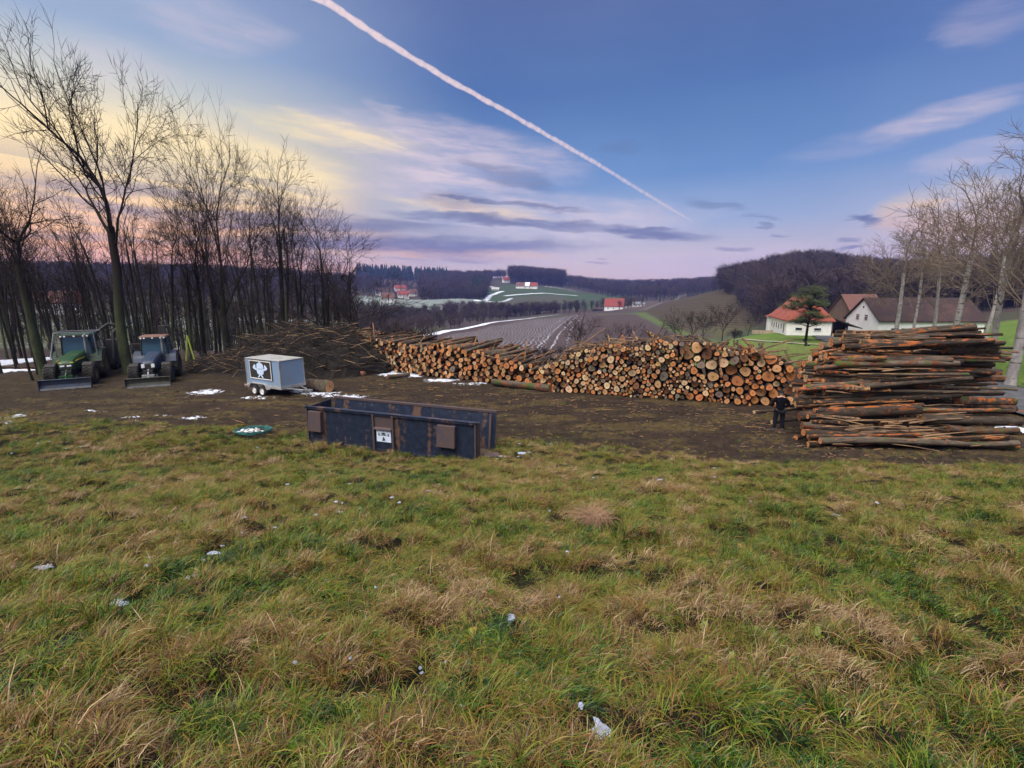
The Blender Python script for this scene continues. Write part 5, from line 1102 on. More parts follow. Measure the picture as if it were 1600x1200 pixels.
        St = MB(); [St.box((sx*.78, -.75+.0*i, .45+.28*i), (.34, .34, .04)) for i in range(3)]; St.tube([(sx*.92, -.92, .4), (sx*.92, -.92, 1.15)], .02, 5); St.build('step', black, root)
    Ex = MB(); Ex.tube([(.5, -.85, 1.3), (.5, -.85, 2.2), (.52, -.86, 2.75), (.56, -.95, 2.85)], [.07, .075, .05, .045], 10); Ex.build('exhaust', steel, root, True)
    # dozer blade and its linkage
    B = MB(); bw = 1.12; pr = [(-4.02, .02), (-3.90, .10), (-3.84, .28), (-3.88, .48), (-4.0, .60), (-3.96, .62), (-3.80, .50), (-3.77, .28), (-3.84, .06)]; B.prism(pr, -bw, bw, 'x'); [B.box((sx*bw, -3.9, .31), (.03, .3, .62)) for sx in (-1, 1)]
    bl = B.build('dozer_blade', paint_mat(name+'_blade', (.05, .07, .12) if kind == 'green' else (.08, .085, .075), .45, amt=.6, metal=.3), root, bevel=.008)
    E_ = MB(); E_.box((0, -3.99, .07), (2*bw-.04, .03, .12)); E_.build('cutting_edge', steel, bl)
    Ln = MB(); [Ln.tube([(sx*.34, -3.0, .62), (sx*.34, -3.8, .30)], .05, 6) for sx in (-1, 1)]; Ln.tube([(0, -3.3, 1.0), (0, -3.62, .74), (0, -3.8, .5)], [.05, .04, .03], 7); Ln.box((0, -3.55, .66), (.62, .34, .12)); Ln.build('front_linkage', body if kind == 'green' else steel, root)
    if kind == 'green':        # guard frame and timber crane behind the cab
        Gd = MB(); ps = [(-.98, -.72), (.98, -.72), (1.02, 1.0), (-1.02, 1.0)]
        for i in range(4): Gd.tube([(ps[i][0], ps[i][1], 1.3), (ps[i][0]*.94, ps[i][1]*.94, 2.95)], .035, 6); j = (i+1) % 4; Gd.tube([(ps[i][0]*.94, ps[i][1]*.94, 2.95), (ps[j][0]*.94, ps[j][1]*.94, 2.95)], .035, 6)
        Gd.tube([(-1.05, -1.5, 1.5), (-.92, -.68, 2.95)], .04, 6); Gd.build('guard_frame', paint_mat('guard_steel', (.12, .14, .17), .5), root)
        Cr = MB(); Cr.tube([(.3, 1.5, .8), (.3, 1.6, 2.5)], .16, 8); Cr.tube([(.3, 1.6, 2.5), (1.2, 2.0, 3.25), (2.3, 2.2, 3.0)], [.12, .11, .09], 6); Cr.tube([(2.3, 2.2, 3.0), (2.5, 2.2, 1.9)], .07, 6); Cr.box((2.5, 2.2, 1.65), (.5, .35, .4)); Cr.box((.3, 1.6, 1.3), (1.5, .7, .9)); Cr.tube([(.45, 1.7, 1.9), (1.25, 2.05, 3.0)], .05, 6); Cr.box((1.5, 1.8, 1.5), (.9, .9, 1.5)); Cr.tube([(1.4, 1.2, 1.0), (1.5, 1.5, 2.7), (1.9, 2.4, 3.3)], .1, 6); Cr.build('timber_crane', black, root)
        Tr = MB(); Tr.box((.2, 3.6, .95), (1.0, 3.6, .24)); [Tr.tube([(sx*1.0, y, .9), (sx*1.15, y, 2.4)], .05, 6) for sx in (-1, 1) for y in (2.6, 3.6, 4.8)]; [Tr.lathe((sx*1.0-.18, y, .48), (1, 0, 0), [(0, .2), (0, .44), (.05, .48), (.31, .48), (.36, .44), (.36, .2)], 16) for sx in (-1, 1) for y in (3.2, 4.3)]; Tr.build('log_trailer', black, root)
    else:
        Cr = MB(); Cr.box((0, 1.5, 1.3), (1.4, .5, 1.2)); Cr.tube([(.1, 1.5, 1.6), (.15, 1.55, 3.05)], .13, 7); Cr.tube([(.15, 1.55, 3.0), (.65, 1.6, 3.4), (.8, 1.6, 2.6)], [.12, .10, .09], 6); Cr.box((.28, 1.5, 3.15), (.42, .42, .5)); Cr.build('timber_crane', black, root)
    return root
tx, ty = P0(106, 607); ft = (sin(R(30)), -cos(R(30))); tractor('green_tractor', (tx-ft[0]*3.9, ty-ft[1]*3.9, 0), R(30), 'green tractor with a yellow stripe, guard frame and dozer blade at the wood edge', (.005, .045, .010), (.03, .08, .055), (.10, .08, .02), 1.06)
tx, ty = P0(233, 605); ft = (sin(R(28)), -cos(R(28))); tractor('blue_tractor', (tx-ft[0]*3.9, ty-ft[1]*3.9, 0), R(28), 'blue-grey tractor with a reddish roof and pale headlights, right of the green one', (.018, .035, .075), (.15, .075, .06), (.03, .035, .05), 1.0, 'blue')
Y = MB(); x_, y_ = at_az(287, 47); [Y.tube([(x_+a, y_, gz(x_, y_)), (x_+.1, y_, gz(x_, y_)+2.1)], .055, 6) for a in (-.25, .45)]; o = Y.build('yellow_strut', paint_mat('yellow_green_paint', (.42, .50, .06), .6)); tag(o, 'yellow-green forked strut standing right behind the blue tractor', 'strut')
# ------------------------------------------------------------------ grey box trailer
c = P0(441, 623); l_ = P0(389, 614.5); yaw = atan2(c[1]-l_[1], c[0]-l_[0]); Ls = hypot(c[0]-l_[0], c[1]-l_[1]); Wt = 1.55
tr_ = empty('box_trailer', (l_[0], l_[1], gz(*l_)*0+.0), yaw, 'grey box trailer with twin axles and a black framed emblem sign on its side', 'trailer')
tp = paint_mat('trailer_panel', (.20, .30, .46), .55, (.26, .29, .33), .35, .8, metal=.15); tf = paint_mat('trailer_frame', (.36, .37, .38), .55, (.20, .17, .13), .6, 2, metal=.3)
B = MB(); B.box((Ls/2, Wt/2, 1.34), (Ls, Wt, 1.42)); B.build('body', tp, tr_, bevel=.03)
B = MB(); B.box((Ls/2, Wt/2, 2.075), (Ls+.05, Wt+.05, .045)); B.build('roof', tf, tr_, bevel=.015)
B = MB(); B.box((.02, -.012, 1.34), (.05, .03, 1.42)); B.build('corner_strip', tf, tr_)
B = MB(); B.box((Ls+.0, .0, 1.34), (.06, .06, 1.42)); B.build('corner_strip', tf, tr_)
B = MB(); B.box((Ls+.012, Wt-.02, 1.34), (.03, .05, 1.42)); B.build('corner_strip', tf, tr_)
B = MB(); B.box((Ls/2, Wt/2, .57), (Ls+.08, Wt+.06, .16)); B.box((Ls/2, Wt/2, .46), (Ls*.96, .9, .12)); B.build('chassis', tf, tr_, bevel=.01)
B = MB(); [B.prism([(.32, .44), (.48, .70), (.62, .745), (1.72, .745), (1.86, .70), (2.02, .44), (1.94, .44), (1.80, .66), (1.70, .70), (.64, .70), (.54, .66), (.40, .44)], y-.16, y+.02) for y in (-.04, Wt+.16)]; B.build('mudguard', tf, tr_)
for x in (.82, 1.50):
    for y in (-.10, Wt+.10):
        T = MB(); T.lathe((x, y-.09, .30), (0, 1, 0), [(0, .17), (0, .27), (.03, .30), (.15, .30), (.18, .27), (.18, .17)], 22); w_ = T.build('wheel', rubber, tr_, True); M_ = MB(); M_.lathe((x, y-.095 if y < 0 else y+.095, .30), (0, 1 if y < 0 else -1, 0), [(.0, .19), (.02, .17), (.05, .10), (.02, .07), (.0, .001)], 18); M_.build('rim', whiteM, w_, True)
B = MB(); [B.tube([(Ls, Wt/2+s*.45, .50), (Ls+1.25, Wt/2, .46)], .035, 6) for s in (-1, 1)]; B.box((Ls+1.35, Wt/2, .47), (.34, .1, .1)); B.tube([(Ls+1.05, Wt/2, .1), (Ls+1.05, Wt/2, .62)], .03, 6); B.build('drawbar', steel, tr_)
B = MB(); B.box((-.02, Wt*.5, .53), (.05, Wt, .14)); B.box((.05, -.09, .50), (.28, .1, .12)); B.build('rear_bumper', tf, tr_)
L = MB(); L.box((.06, -.145, .50), (.12, .02, .07)); L.build('tail_light', paint_mat('red_lens', (.4, .03, .02), .3), tr_)
# the emblem: a domed barbecue shape with two axe heads, handles crossed below, inside a white frame
sw, sh, sx0, sz0 = 1.92*Ls/2.83, 1.16, .33, .98
B = MB(); B.box((sx0+sw/2, -.022, sz0+sh/2-.06), (sw, .03, sh-.04)); sg = B.build('sign', black, tr_)
B = MB(); ix0, ix1, iz0, iz1 = sx0+.07, sx0+sw-.07, sz0+.0, sz0+sh-.16
for a in (((ix0+ix1)/2, iz0, ix1-ix0, .05), ((ix0+ix1)/2, iz1, ix1-ix0, .05), (ix0, (iz0+iz1)/2, .05, iz1-iz0+.05), (ix1, (iz0+iz1)/2, .05, iz1-iz0+.05)): B.box((a[0], -.042-(.002 if a[3] > .06 else 0), a[1]), (a[2], .012, a[3]))
B.build('sign_frame', whiteM, sg)
def emblem(M, cx, cz, s, y):
    pr = lambda pts, dy=0.: M.prism([(cx+x*s, cz+z*s) for x, z in pts], y-.004-dy, y+.004-dy)
    pr([(-.34, .10), (-.33, .30), (-.26, .42), (-.14, .46), (.14, .46), (.26, .42), (.33, .30), (.34, .10)])          # lid
    pr([(-.09, .46), (-.07, .54), (.07, .54), (.09, .46)])
    pr([(-.40, .045), (-.40, .085), (.40, .085), (.40, .045)])                                                        # rim
    pr([(-.37, .03), (-.34, -.14), (-.25, -.30), (.25, -.30), (.34, -.14), (.37, .03)])                              # bowl
    for sx in (-1, 1):
        q = lambda pts: [(sx*x, z) for x, z in pts]
        pr(q([(.38, .02), (.46, .12), (.42, .26), (.50, .36), (.60, .30), (.74, .14), (.64, .02), (.56, .04), (.50, -.04)]), .002)   # axe head
        pr(q([(.40, .12), (.46, .06), (-.20, -.52), (-.27, -.46)]), .003+.003*(sx > 0))                                             # handle crossing below
B = MB(); emblem(B, (ix0+ix1)/2, (iz0+iz1)/2+.0, .86, -.046); B.build('emblem', paint_mat('emblem_white', (.55, .68, .90), .6, amt=.1), sg)
# ------------------------------------------------------------------ rusty open-ended container
p = P0(484, 697); q = P0(745, 729); yaw = atan2(q[1]-p[1], q[0]-p[0]); Lc = hypot(q[0]-p[0], q[1]-p[1]); Hc, Wc = 1.42, 1.38
ct = empty('skip_container', (p[0], p[1], gz(*p)-.02), yaw, 'rusty dark blue open-top steel container lying in the grass, sign in its middle', 'container')
ct.rotation_euler = (0, R(.4), yaw)
def rust_mat():
    m = bpy.data.materials.new('rusty_blue_steel'); m.use_nodes = True; t = NT(m.node_tree); b = t.n['Principled BSDF']; co = t.new('ShaderNodeTexCoord').outputs['Object']
    n = t.noise(t.vm('MULTIPLY', co, (2.2, 2.2, .22)), 1.0, 3, .5); n2 = t.noise(co, 5, 6, .7); n3 = t.noise(t.vm('MULTIPLY', co, (6, 6, .5)), 2, 4, .6)
    cl = t.mix(t.maprange(n2, .35, .65), (.009, .015, .036), (.020, .030, .060)); rs_ = t.maprange(t.math('ADD', n, t.math('MULTIPLY', t.math('SUBTRACT', n2, .5), .6)), .56, .68)
    cl = t.mix(t.math('MULTIPLY', rs_, .85), cl, t.mix(n2, (.085, .045, .030), (.19, .105, .070))); cl = t.mix(t.maprange(n3, .68, .74), cl, (.22, .20, .22)); cl = t.mix(t.maprange(n2, .70, .74), cl, (.20, .20, .24))
    t.set(b.inputs['Base Color'], cl); b.inputs['Roughness'].default_value = .5; b.inputs['Metallic'].default_value = .25; return m
rm = rust_mat(); rr2 = paint_mat('rust_brown_steel', (.085, .058, .056), .6, (.05, .05, .08), .6, 2.5, metal=.2)
B = MB(); B.box((Lc/2, .02, Hc/2), (Lc, .035, Hc)); B.build('front_wall', rm, ct)
B = MB(); B.prism([(Wc-.10, .02), (Wc-.065, .02), (Wc+.13, Hc+.02), (Wc+.095, Hc+.02)], .15, Lc+.18, 'x'); B.build('rear_wall', rm, ct)
B = MB(); B.box((Lc/2, Wc/2, .06), (Lc, Wc-.1, .05)); B.build('floor', rr2, ct)
B = MB(); B.box((.03, Wc/2, Hc/2), (.04, Wc-.08, Hc)); B.build('end_wall', rm, ct)
B = MB(); B.prism([(.22, Hc-.16), (.40, Hc-.10), (.40, Hc-.06), (.22, Hc-.12)], .2, Lc-.1, 'x'); B.prism([(.07, Hc-.12), (.22, Hc-.16), (.22, Hc-.12), (.07, Hc-.08)], .1, Lc-.1, 'x'); B.build('inner_ledge', paint_mat('violet_steel', (.05, .055, .12), .5, (.12, .08, .07), .6, 2, metal=.2), ct)
B = MB(); B.box((Lc/2, .0, Hc-.01), (Lc+.06, .13, .10)); B.box((Lc/2, -.075, Hc+.035), (Lc+.06, .02, .02)); B.build('top_rail', rm, ct, bevel=.008)
B = MB(); B.box((Lc/2+.15, Wc+.13, Hc+.05), (Lc+.1, .12, .09)); B.build('rear_top_rail', rr2, ct, bevel=.008)
B = MB(); B.box((Lc/2, -.012, .05), (Lc, .05, .10)); B.build('bottom_rail', rm, ct)
fx = lambda px: (px-484)/(745-484)
def xs_at(px, py=680):      # along the front wall
    d = Vector(ray(px, py)); a = Vector((p[0], p[1], 0)); u = Vector((cos(yaw), sin(yaw), 0)); n_ = Vector((-sin(yaw), cos(yaw), 0)); t_ = a.dot(n_)/d.dot(n_); return (d*t_-a).dot(u)
for (a, b_, z0, z1) in ((488, 507, .50, 1.30), (685, 713, .48, 1.27)):
    x0, x1 = xs_at(a), xs_at(b_); B = MB(); B.prism([(0, z0), (-.20, z0+.03), (-.15, z1), (0, z1)], x0, x1, 'x'); o = B.build('bracket_box', rr2, ct, bevel=.01)
B = MB(); [B.box((xs_at(a), -.04, Hc/2), (.07, .08, Hc-.02)) for a in (585, 615)]; [B.box((x, -.03, Hc/2), (.05, .07, Hc-.02)) for x in (.03, Lc-.03)]; B.build('post', rr2, ct, bevel=.006)
xa, xb = xs_at(586), xs_at(613); B = MB(); B.prism([(-.002, .94), (-.10, .90), (-.11, .86), (-.002, .88)], xa, xb, 'x'); B.build('pocket_sill', rr2, ct)
B = MB(); B.box(((xa+xb)/2, .0, 1.13), (xb-xa-.02, .03, .42)); B.build('pocket_back', rr2, ct)
sxa, sxb = xs_at(589), xs_at(611); B = MB(); B.box(((sxa+sxb)/2, -.012, .60), (sxb-sxa, .03, .42)); sg = B.build('sign', paint_mat('sign_white', (.58, .68, .86), .5, amt=.12), ct)
B = MB(); cxx, czz, s_ = (sxa+sxb)/2, .60, .34; pr = lambda pts, dy=0.: B.prism([(cxx+x*s_, czz+z*s_) for x, z in pts], -.032-dy, -.028-dy)
pr([(-.26, .22), (-.22, .34), (-.1, .40), (.1, .40), (.22, .34), (.26, .22)]); pr([(-.42, .10), (-.40, .15), (.40, .15), (.42, .10)]); pr([(-.32, .13), (-.25, .19), (.25, .19), (.32, .13)], .001)
for sx in (-1, 1): qq = lambda pts: [(sx*x, z) for x, z in pts]; pr(qq([(.46, .02), (.52, .14), (.46, .26), (.60, .34), (.66, .12), (.60, .04)])); pr(qq([(.02, -.30), (.05, -.26), (.24, -.52), (.18, -.54)]), .001)
pr([(-.03, -.05), (.03, -.05), (.07, -.22), (.22, -.26), (.10, -.34), (.03, -.54), (-.03, -.54), (-.10, -.34), (-.22, -.26), (-.07, -.22)], .002); B.build('emblem', black, sg)
B = MB(); B.prism([(Wc-.25, .05), (Wc-.21, .05), (Wc-.02, Hc-.0), (Wc-.06, Hc)], Lc-.02, Lc+.05, 'x'); B.box((Lc-.02, .18, Hc*.5), (.05, .26, Hc-.05)); B.build('end_post', rr2, ct)
pb_ = P0(768, 722); B = MB(); B.box((0, 0, .06), (.55, .3, .05), Matrix.Rotation(.2, 4, 'X')); o = B.build('steel_plate', rr2); o.location = (*pb_, gz(*pb_)+.03); o.rotation_euler = (0, 0, .3); tag(o, 'small rusty steel plate in the grass at the right end of the container', 'plate')
# ------------------------------------------------------------------ teal hoop with scraps
c = hit(397, 681, 8); root = empty('netting_heap', (c[0], c[1], gz(*c)+.02), .1, 'flat teal net ring with pale scraps inside, on the grass left of the container', 'net')
teal = paint_mat('teal_net', (.025, .13, .12), .6, (.02, .10, .14), .5, 5); rg = random.Random(8); B = MB()
for k_ in range(9):
    a0 = rg.uniform(0, 6.28); n = 26; B.tube([(cos(a0+i*2*pi/n)*(.66+.05*sin(i*1.9+k_)+.015*k_-.06), sin(a0+i*2*pi/n)*(.5+.05*sin(i*2.3+k_*2)), .05+.05*rg.random()+.01*k_) for i in range(n+1)], .014, 4, False)
for k_ in range(26): a = rg.uniform(0, 6.28); B.tube([(cos(a)*.7, sin(a)*.52, .05), (cos(a+.4)*.45, sin(a+.3)*.32, .12), (cos(a+.9)*.68, sin(a+.8)*.5, .06)], .008, 4, False)
B.build('net_ring', teal, root)
B = MB(); [B.box((rg.gauss(.02, .22), rg.gauss(0, .14), .08+rg.random()*.07), (rg.uniform(.08, .24), rg.uniform(.05, .12), rg.uniform(.02, .06)), Matrix.Rotation(rg.uniform(0, 3), 4, 'Z') @ Matrix.Rotation(rg.gauss(0, .4), 4, 'X')) for _ in range(24)]; B.build('pale_scraps', whiteM, root, bevel=.01)
# ------------------------------------------------------------------ the person seen from behind
def skin_mesh(name, chains, m, parent=None, sub=1, root=0):
    """chains: list of [(x,y,z,rx,ry)...]; points that coincide are shared"""
    vs, es, rs_ = [], [], []; key = {}
    def vid(q):
        k_ = tuple(round(v, 4) for v in q[:3])
        if k_ not in key: key[k_] = len(vs); vs.append(q[:3]); rs_.append((q[3], q[4] if len(q) > 4 else q[3]))
        return key[k_]
    for ch in chains:
        ids = [vid(q) for q in ch]; es += list(zip(ids[:-1], ids[1:]))
    me = bpy.data.meshes.new(name); me.from_pydata(vs, es, []); me.materials.append(m); o = bpy.data.objects.new(name, me); put(o, parent)
    md = o.modifiers.new('skin', 'SKIN'); md.use_smooth_shade = True
    for i, r_ in enumerate(rs_): me.skin_vertices[0].data[i].radius = r_
    me.skin_vertices[0].data[root].use_root = True
    s = o.modifiers.new('sub', 'SUBSURF'); s.levels = sub; s.render_levels = sub; return o
skinM = mat('skin', (.42, .24, .17), .6, .1, 8); jack = mat('black_jacket', (.005, .005, .008), .95, .3, 6, bump=.4, bscale=14, spec=.08); trou = mat('dark_trousers', (.005, .006, .011), .95, .3, 6, bump=.4, bscale=12); shoe = mat('blue_shoes', (.03, .05, .12), .6, .3, 12); capM = mat('black_cap', (.010, .010, .011), .85, .2, 10)
x_, y_ = P0(1215, 672)
# local frame: the person faces +Y (towards the logs), seen from behind
pel = (0, 0, .93, .135, .10)
def arm(s):
    return [(0, .0, 1.20, .15, .105), (0, .03, 1.36, .13, .09), (s*.15, .03, 1.385, .062, .062), (s*.225, .02, 1.30, .052, .052), (s*.285, .0, 1.10, .044, .044), (s*.22, .18, 1.03, .036, .036), (s*.13, .27, 1.06, .026, .022)]
legs = {s: [pel, (s*.095, .0, .86, .088, .088), (s*.125, .01, .50, .056, .06), (s*.15, -.02+.02*s, .10, .042, .042)] for s in (-1, 1)}
ch = [[pel, (0, 0, 1.05, .12, .09), (0, .0, 1.20, .15, .105)]]
for s in (-1, 1):
    a = arm(s); h = a[-1]; palm = (s*.085, .325, 1.075, .034, .016); ch += [a, [h, palm]]
    for f, (dx, L, dz) in enumerate(((-.02, .075, .022), (-.006, .085, .008), (.008, .08, -.006), (.02, .062, -.02))): ch.append([palm, (palm[0]-s*.022, palm[1]+.03+abs(dx)*-.2, palm[2]+dz, .009, .009), (palm[0]-s*(.03+L*.35), palm[1]+L*.55, palm[2]+dz-.006, .008, .008), (palm[0]-s*(.03+L*.62), palm[1]+L*.62, palm[2]+dz-.022, .007, .007)])
    ch.append([h, (h[0]-s*.005, h[1]+.035, h[2]+.034, .011, .011), (h[0]-s*.03, h[1]+.075, h[2]+.042, .009, .009)])
    ch.append(legs[s]+[(s*.155, .05, .035, .036, .03), (s*.165, .17, .03, .036, .022)])
ch.append([(0, .03, 1.36, .13, .09), (0, .05, 1.45, .05, .05), (0, .085, 1.525, .068, .080), (0, .115, 1.60, .070, .088), (0, .115, 1.665, .050, .062)])
ch.append([(0, .115, 1.60, .070, .088), (0, .205, 1.575, .012, .014)])
for s in (-1, 1): ch.append([(0, .115, 1.60, .070, .088), (s*.083, .105, 1.59, .010, .018)])
per = skin_mesh('person', ch, skinM, None, 2, 0); per.location = (x_, y_, gz(x_, y_)+.0); per.rotation_euler = (0, 0, R(-14)); per.scale = (1.1, 1.1, 1.04)
tag(per, 'person in black jacket, cap and dark trousers standing with bowed head before the logs', 'person')
jc = [[(0, .0, .80, .165, .125), (0, .0, .95, .165, .125), (0, -.005, 1.10, .16, .12), (0, .0, 1.24, .178, .122), (0, .025, 1.385, .13, .095), (0, .045, 1.44, .066, .062)]]
for s in (-1, 1): jc.append([(0, .0, 1.24, .178, .122), (s*.165, .025, 1.375, .088, .085), (s*.245, .015, 1.28, .076, .076), (s*.30, -.005, 1.09, .064, .064), (s*.235, .165, 1.025, .052, .052), (s*.15, .255, 1.055, .042, .042)])
skin_mesh('jacket', jc, jack, per, 2, 0)
skin_mesh('trousers', [[(0, 0, .92, .15, .115), (s*.10, .0, .84, .108, .108), (s*.128, .01, .50, .080, .085), (s*.15, -.02+.02*s, .10, .066, .070)] for s in (-1, 1)], trou, per, 2, 0)
for s in (-1, 1): skin_mesh('shoe', [[(s*.152, -.045, .055, .052, .055), (s*.157, .06, .045, .052, .045), (s*.165, .19, .035, .045, .032)]], shoe, per, 2, 0)
M_ = MB(); M_.lathe((0, .10, 1.60), (0, .18, 1), [(.0, .100), (.05, .102), (.09, .085), (.115, .05), (.125, .002)], 16); M_.prism([(-.07, .18), (.07, .18), (.06, .28), (.0, .31), (-.06, .28)], 1.605, 1.617, 'z'); M_.build('cap', capM, per, True)
M_ = MB()
for s in (-1, 1): M_.lathe((s*.03, .182, 1.605), (0, 1, 0), [(0, .011), (.006, .008), (.009, .001)], 8)
M_.build('eyes', mat('eye_dark', (.02, .015, .01), .3), per); M_ = MB(); M_.box((0, .186, 1.54), (.045, .012, .008)); M_.build('mouth', mat('lips', (.30, .12, .10), .6), per)
M_ = MB(); M_.lathe((0, .085, 1.50), (0, .2, 1), [(.0, .070), (.04, .085), (.10, .097), (.13, .094)], 16); M_.build('hair', mat('grey_hair', (.10, .09, .085), .9), per, True)
# ------------------------------------------------------------------ farm buildings
plaster = paint_mat('white_plaster', (.80, .80, .79), .85, (.45, .38, .27), .32, .25); bluewash = paint_mat('washed_plaster', (.80, .81, .82), .85, (.5, .46, .4), .25, .25)
redroof = paint_mat('red_tiles', (.26, .065, .042), .85, (.12, .05, .04), .6, .5); darkroof = paint_mat('dark_tiles', (.034, .020, .022), .85, (.09, .05, .04), .6, .4); brownroof = paint_mat('brown_tiles', (.14, .065, .055), .9, (.08, .05, .045), .6, .4)
farred = paint_mat('bright_red_tiles', (.21, .045, .035), .85, (.15, .04, .035), .5, .3); winM = paint_mat('window_dark', (.02, .025, .035), .2); trimM = paint_mat('timber_trim', (.10, .035, .03), .8)
def house(name, lab, loc, rz, L, W, He, Hr, wallm, roofm, wins=(), hip=0., chim=(), cat='house', ov=.35, group=None, louv=()):
    """ridge along local X, near long wall at y=0"""
    root = empty(name, loc, rz, lab, cat, group); B = MB(); hx = hip
    B.prism([(0, -1.5), (W, -1.5), (W, He), (W/2, Hr*.995-.0 if not hip else He+.01), (0, He)], 0, L, 'x'); B.build('wall', wallm, root)
    R_ = MB(); sl = (Hr-He)/(W/2); zo = He-sl*ov; t_ = .16; a = [(-ov, -ov, zo), (L+ov, -ov, zo), (L-hx+ (ov if not hip else 0), W/2, Hr+.05), (hx-(ov if not hip else 0), W/2, Hr+.05), (-ov, W+ov, zo), (L+ov, W+ov, zo)]
    up = [(x, y, z+t_) for x, y, z in a]; vs = a+up; fs = [(6, 7, 8, 9), (11, 10, 9, 8), (0, 1, 7, 6), (4, 5, 11, 10), (0, 3, 2, 1), (4, 5, 2, 3)]
    if hip: fs += [(6, 9, 10), (7, 11, 8), (0, 6, 10, 4), (1, 5, 11, 7)]
    else: fs += [(0, 6, 9, 3), (3, 9, 10, 4), (1, 2, 8, 7), (2, 5, 11, 8)]
    R_.add(vs, fs); rf = R_.build('roof', roofm, root)
    for cx_, h_ in chim: C_ = MB(); C_.box((cx_, W*.42, Hr+.1), (.6, .6, h_*2)); C_.build('chimney', paint_mat('chimney_brick', (.35, .2, .16), .9), rf)
    for (face, u, z, w_, h_) in wins:          # face: n near, l left gable, r right gable
        F_ = MB(); G = MB(); c_, d_ = {'n': ((u, -.03, z), (w_, .08, h_)), 'l': ((-.03, u, z), (.08, w_, h_)), 'r': ((L+.03, u, z), (.08, w_, h_))}[face]
        if h_ > .9 or w_ > .7:
            for e in ((-.5, 0), (.5, 0)): q = list(c_); q[0 if face == 'n' else 1] += e[0]*w_; dd = list(d_); dd[0 if face == 'n' else 1] = .08; dd[2] = h_+.08; F_.box(q, dd)
            for e in (-.5, .5): q = list(c_); q[2] += e*h_; dd = list(d_); dd[2] = .08; dd[0 if face == 'n' else 1] = w_-.09; F_.box(q, dd)
            f_ = F_.build('window', whiteM, root); dd = list(d_); dd[0 if face != 'n' else 1] = .05; G.box(c_, dd); G.build('pane', winM, f_)
        else: dd = list(d_); dd[0 if face != 'n' else 1] = .05; G.box(c_, dd); G.build('window', winM, root)
    for (u, z, w_, h_) in louv:
        f_ = MB(); f_.box((-.03, u, z), (.05, w_, h_)); fo = f_.build('window', whiteM, root); G = MB(); [G.box((-.06, u, z+dz), (.04, w_*.8, h_*.2)) for dz in (-h_*.3, 0, h_*.3)]; G.build('louvre', trimM, fo)
    return root
# white barn, gable to the viewer, red roof: ridge runs away from the viewer
ax_, ay_ = at_az(1228, 84, 518); zb = gz(ax_, ay_)
px_, py_ = at_az(1296, 84, 518); ang = R(-17); Wb = 6.0
while proj(ax_+Wb*cos(ang), ay_+Wb*sin(ang), zb)[0] < 1296: Wb += .1
px_, py_ = ax_+Wb*cos(ang), ay_+Wb*sin(ang)
hb = house('white_barn', 'white barn with a red half-hipped roof and small dark windows, behind the pine', (px_, py_, zb-.35), ang+pi/2, 11.5, Wb, 2.9, 6.1, plaster, redroof,
     wins=[('l', Wb*.30, 1.35, .95, .45), ('l', Wb*.72, 1.35, .95, .45)], hip=1.6, cat='barn')
for i, u in enumerate((1.6, 3.2, 5.0, 6.4, 8.2, 9.8)):
    G = MB(); G.box((u, Wb+.03, 1.5 if i % 2 else 1.35), (.28, .05, .8 if i else 1.5)); G.build('window' if i else 'door', winM, hb)
B = MB(); B.box((12.4, Wb-.9, 1.1), (1.8, 2.2, 2.8)); B.build('annex_wall', plaster, hb); B = MB(); B.prism([(Wb-2.2, 2.5), (Wb+.5, 2.5), (Wb-1.2, 3.5)], 11.45, 13.5, 'x'); B.build('annex_roof', redroof, hb)
# open dark shed leaning on the right side of the barn
sx_, sy_ = at_az(1298, 86, 516); sh = empty('open_shed', (sx_, sy_, zb-.3), ang, 'dark open-fronted shed with a sloping roof on the right side of the white barn', 'shed')
B = MB(); B.prism([(0, 2.9), (3.9, 1.5), (3.9, 1.62), (0, 3.05)], -.4, 5, 'y'); B.build('roof', darkroof, sh); B = MB(); B.box((1.9, 4.9, 1.0), (3.8, .1, 2.2)); B.box((.06, 2.4, 1.0), (.1, 4.9, 2.4)); B.build('wall', mat('dark_boards', (.035, .026, .022)), sh); B = MB(); [B.box((x, -.2, .6+(1.0 if x < 1 else .1)), (.14, .14, 2.6-.45*x)) for x in (.1, 1.9, 3.7)]; B.build('post', mat('grey_timber', (.12, .10, .09)), sh)
# long white stable with the dark roof and louvred gable
ax_, ay_ = at_az(1372, 88, 516); z2 = gz(ax_, ay_)
house('long_stable', 'long white farmhouse with a steep dark roof and two louvred gable windows', (ax_, ay_, z2-.1), R(-2), 15, 7.4, 2.4, 5.4, bluewash, darkroof,
      wins=[('n', 2.1, 1.0, .55, .5), ('n', 3.6, 1.0, .55, .5), ('n', 8.4, 1.0, .55, .5), ('n', 12.2, 1.0, .55, .5), ('n', 13.8, 1.0, .8, .5), ('l', 3.7, 4.2, .26, .3)], louv=[(2.8, 2.7, .75, .85), (4.7, 2.7, .75, .85)], cat='farmhouse', ov=.3)
ax_, ay_ = at_az(1336, 118, 505); house('brown_barn', 'tall brown-roofed barn rising behind the gable of the long white farmhouse', (ax_, ay_, gz(ax_, ay_)-.2), R(8), 7.5, 8, 2.6, 7.4, paint_mat('barn_boards', (.12, .075, .06), .9), brownroof, wins=[('n', 3, 1.4, .8, .6)], cat='barn')
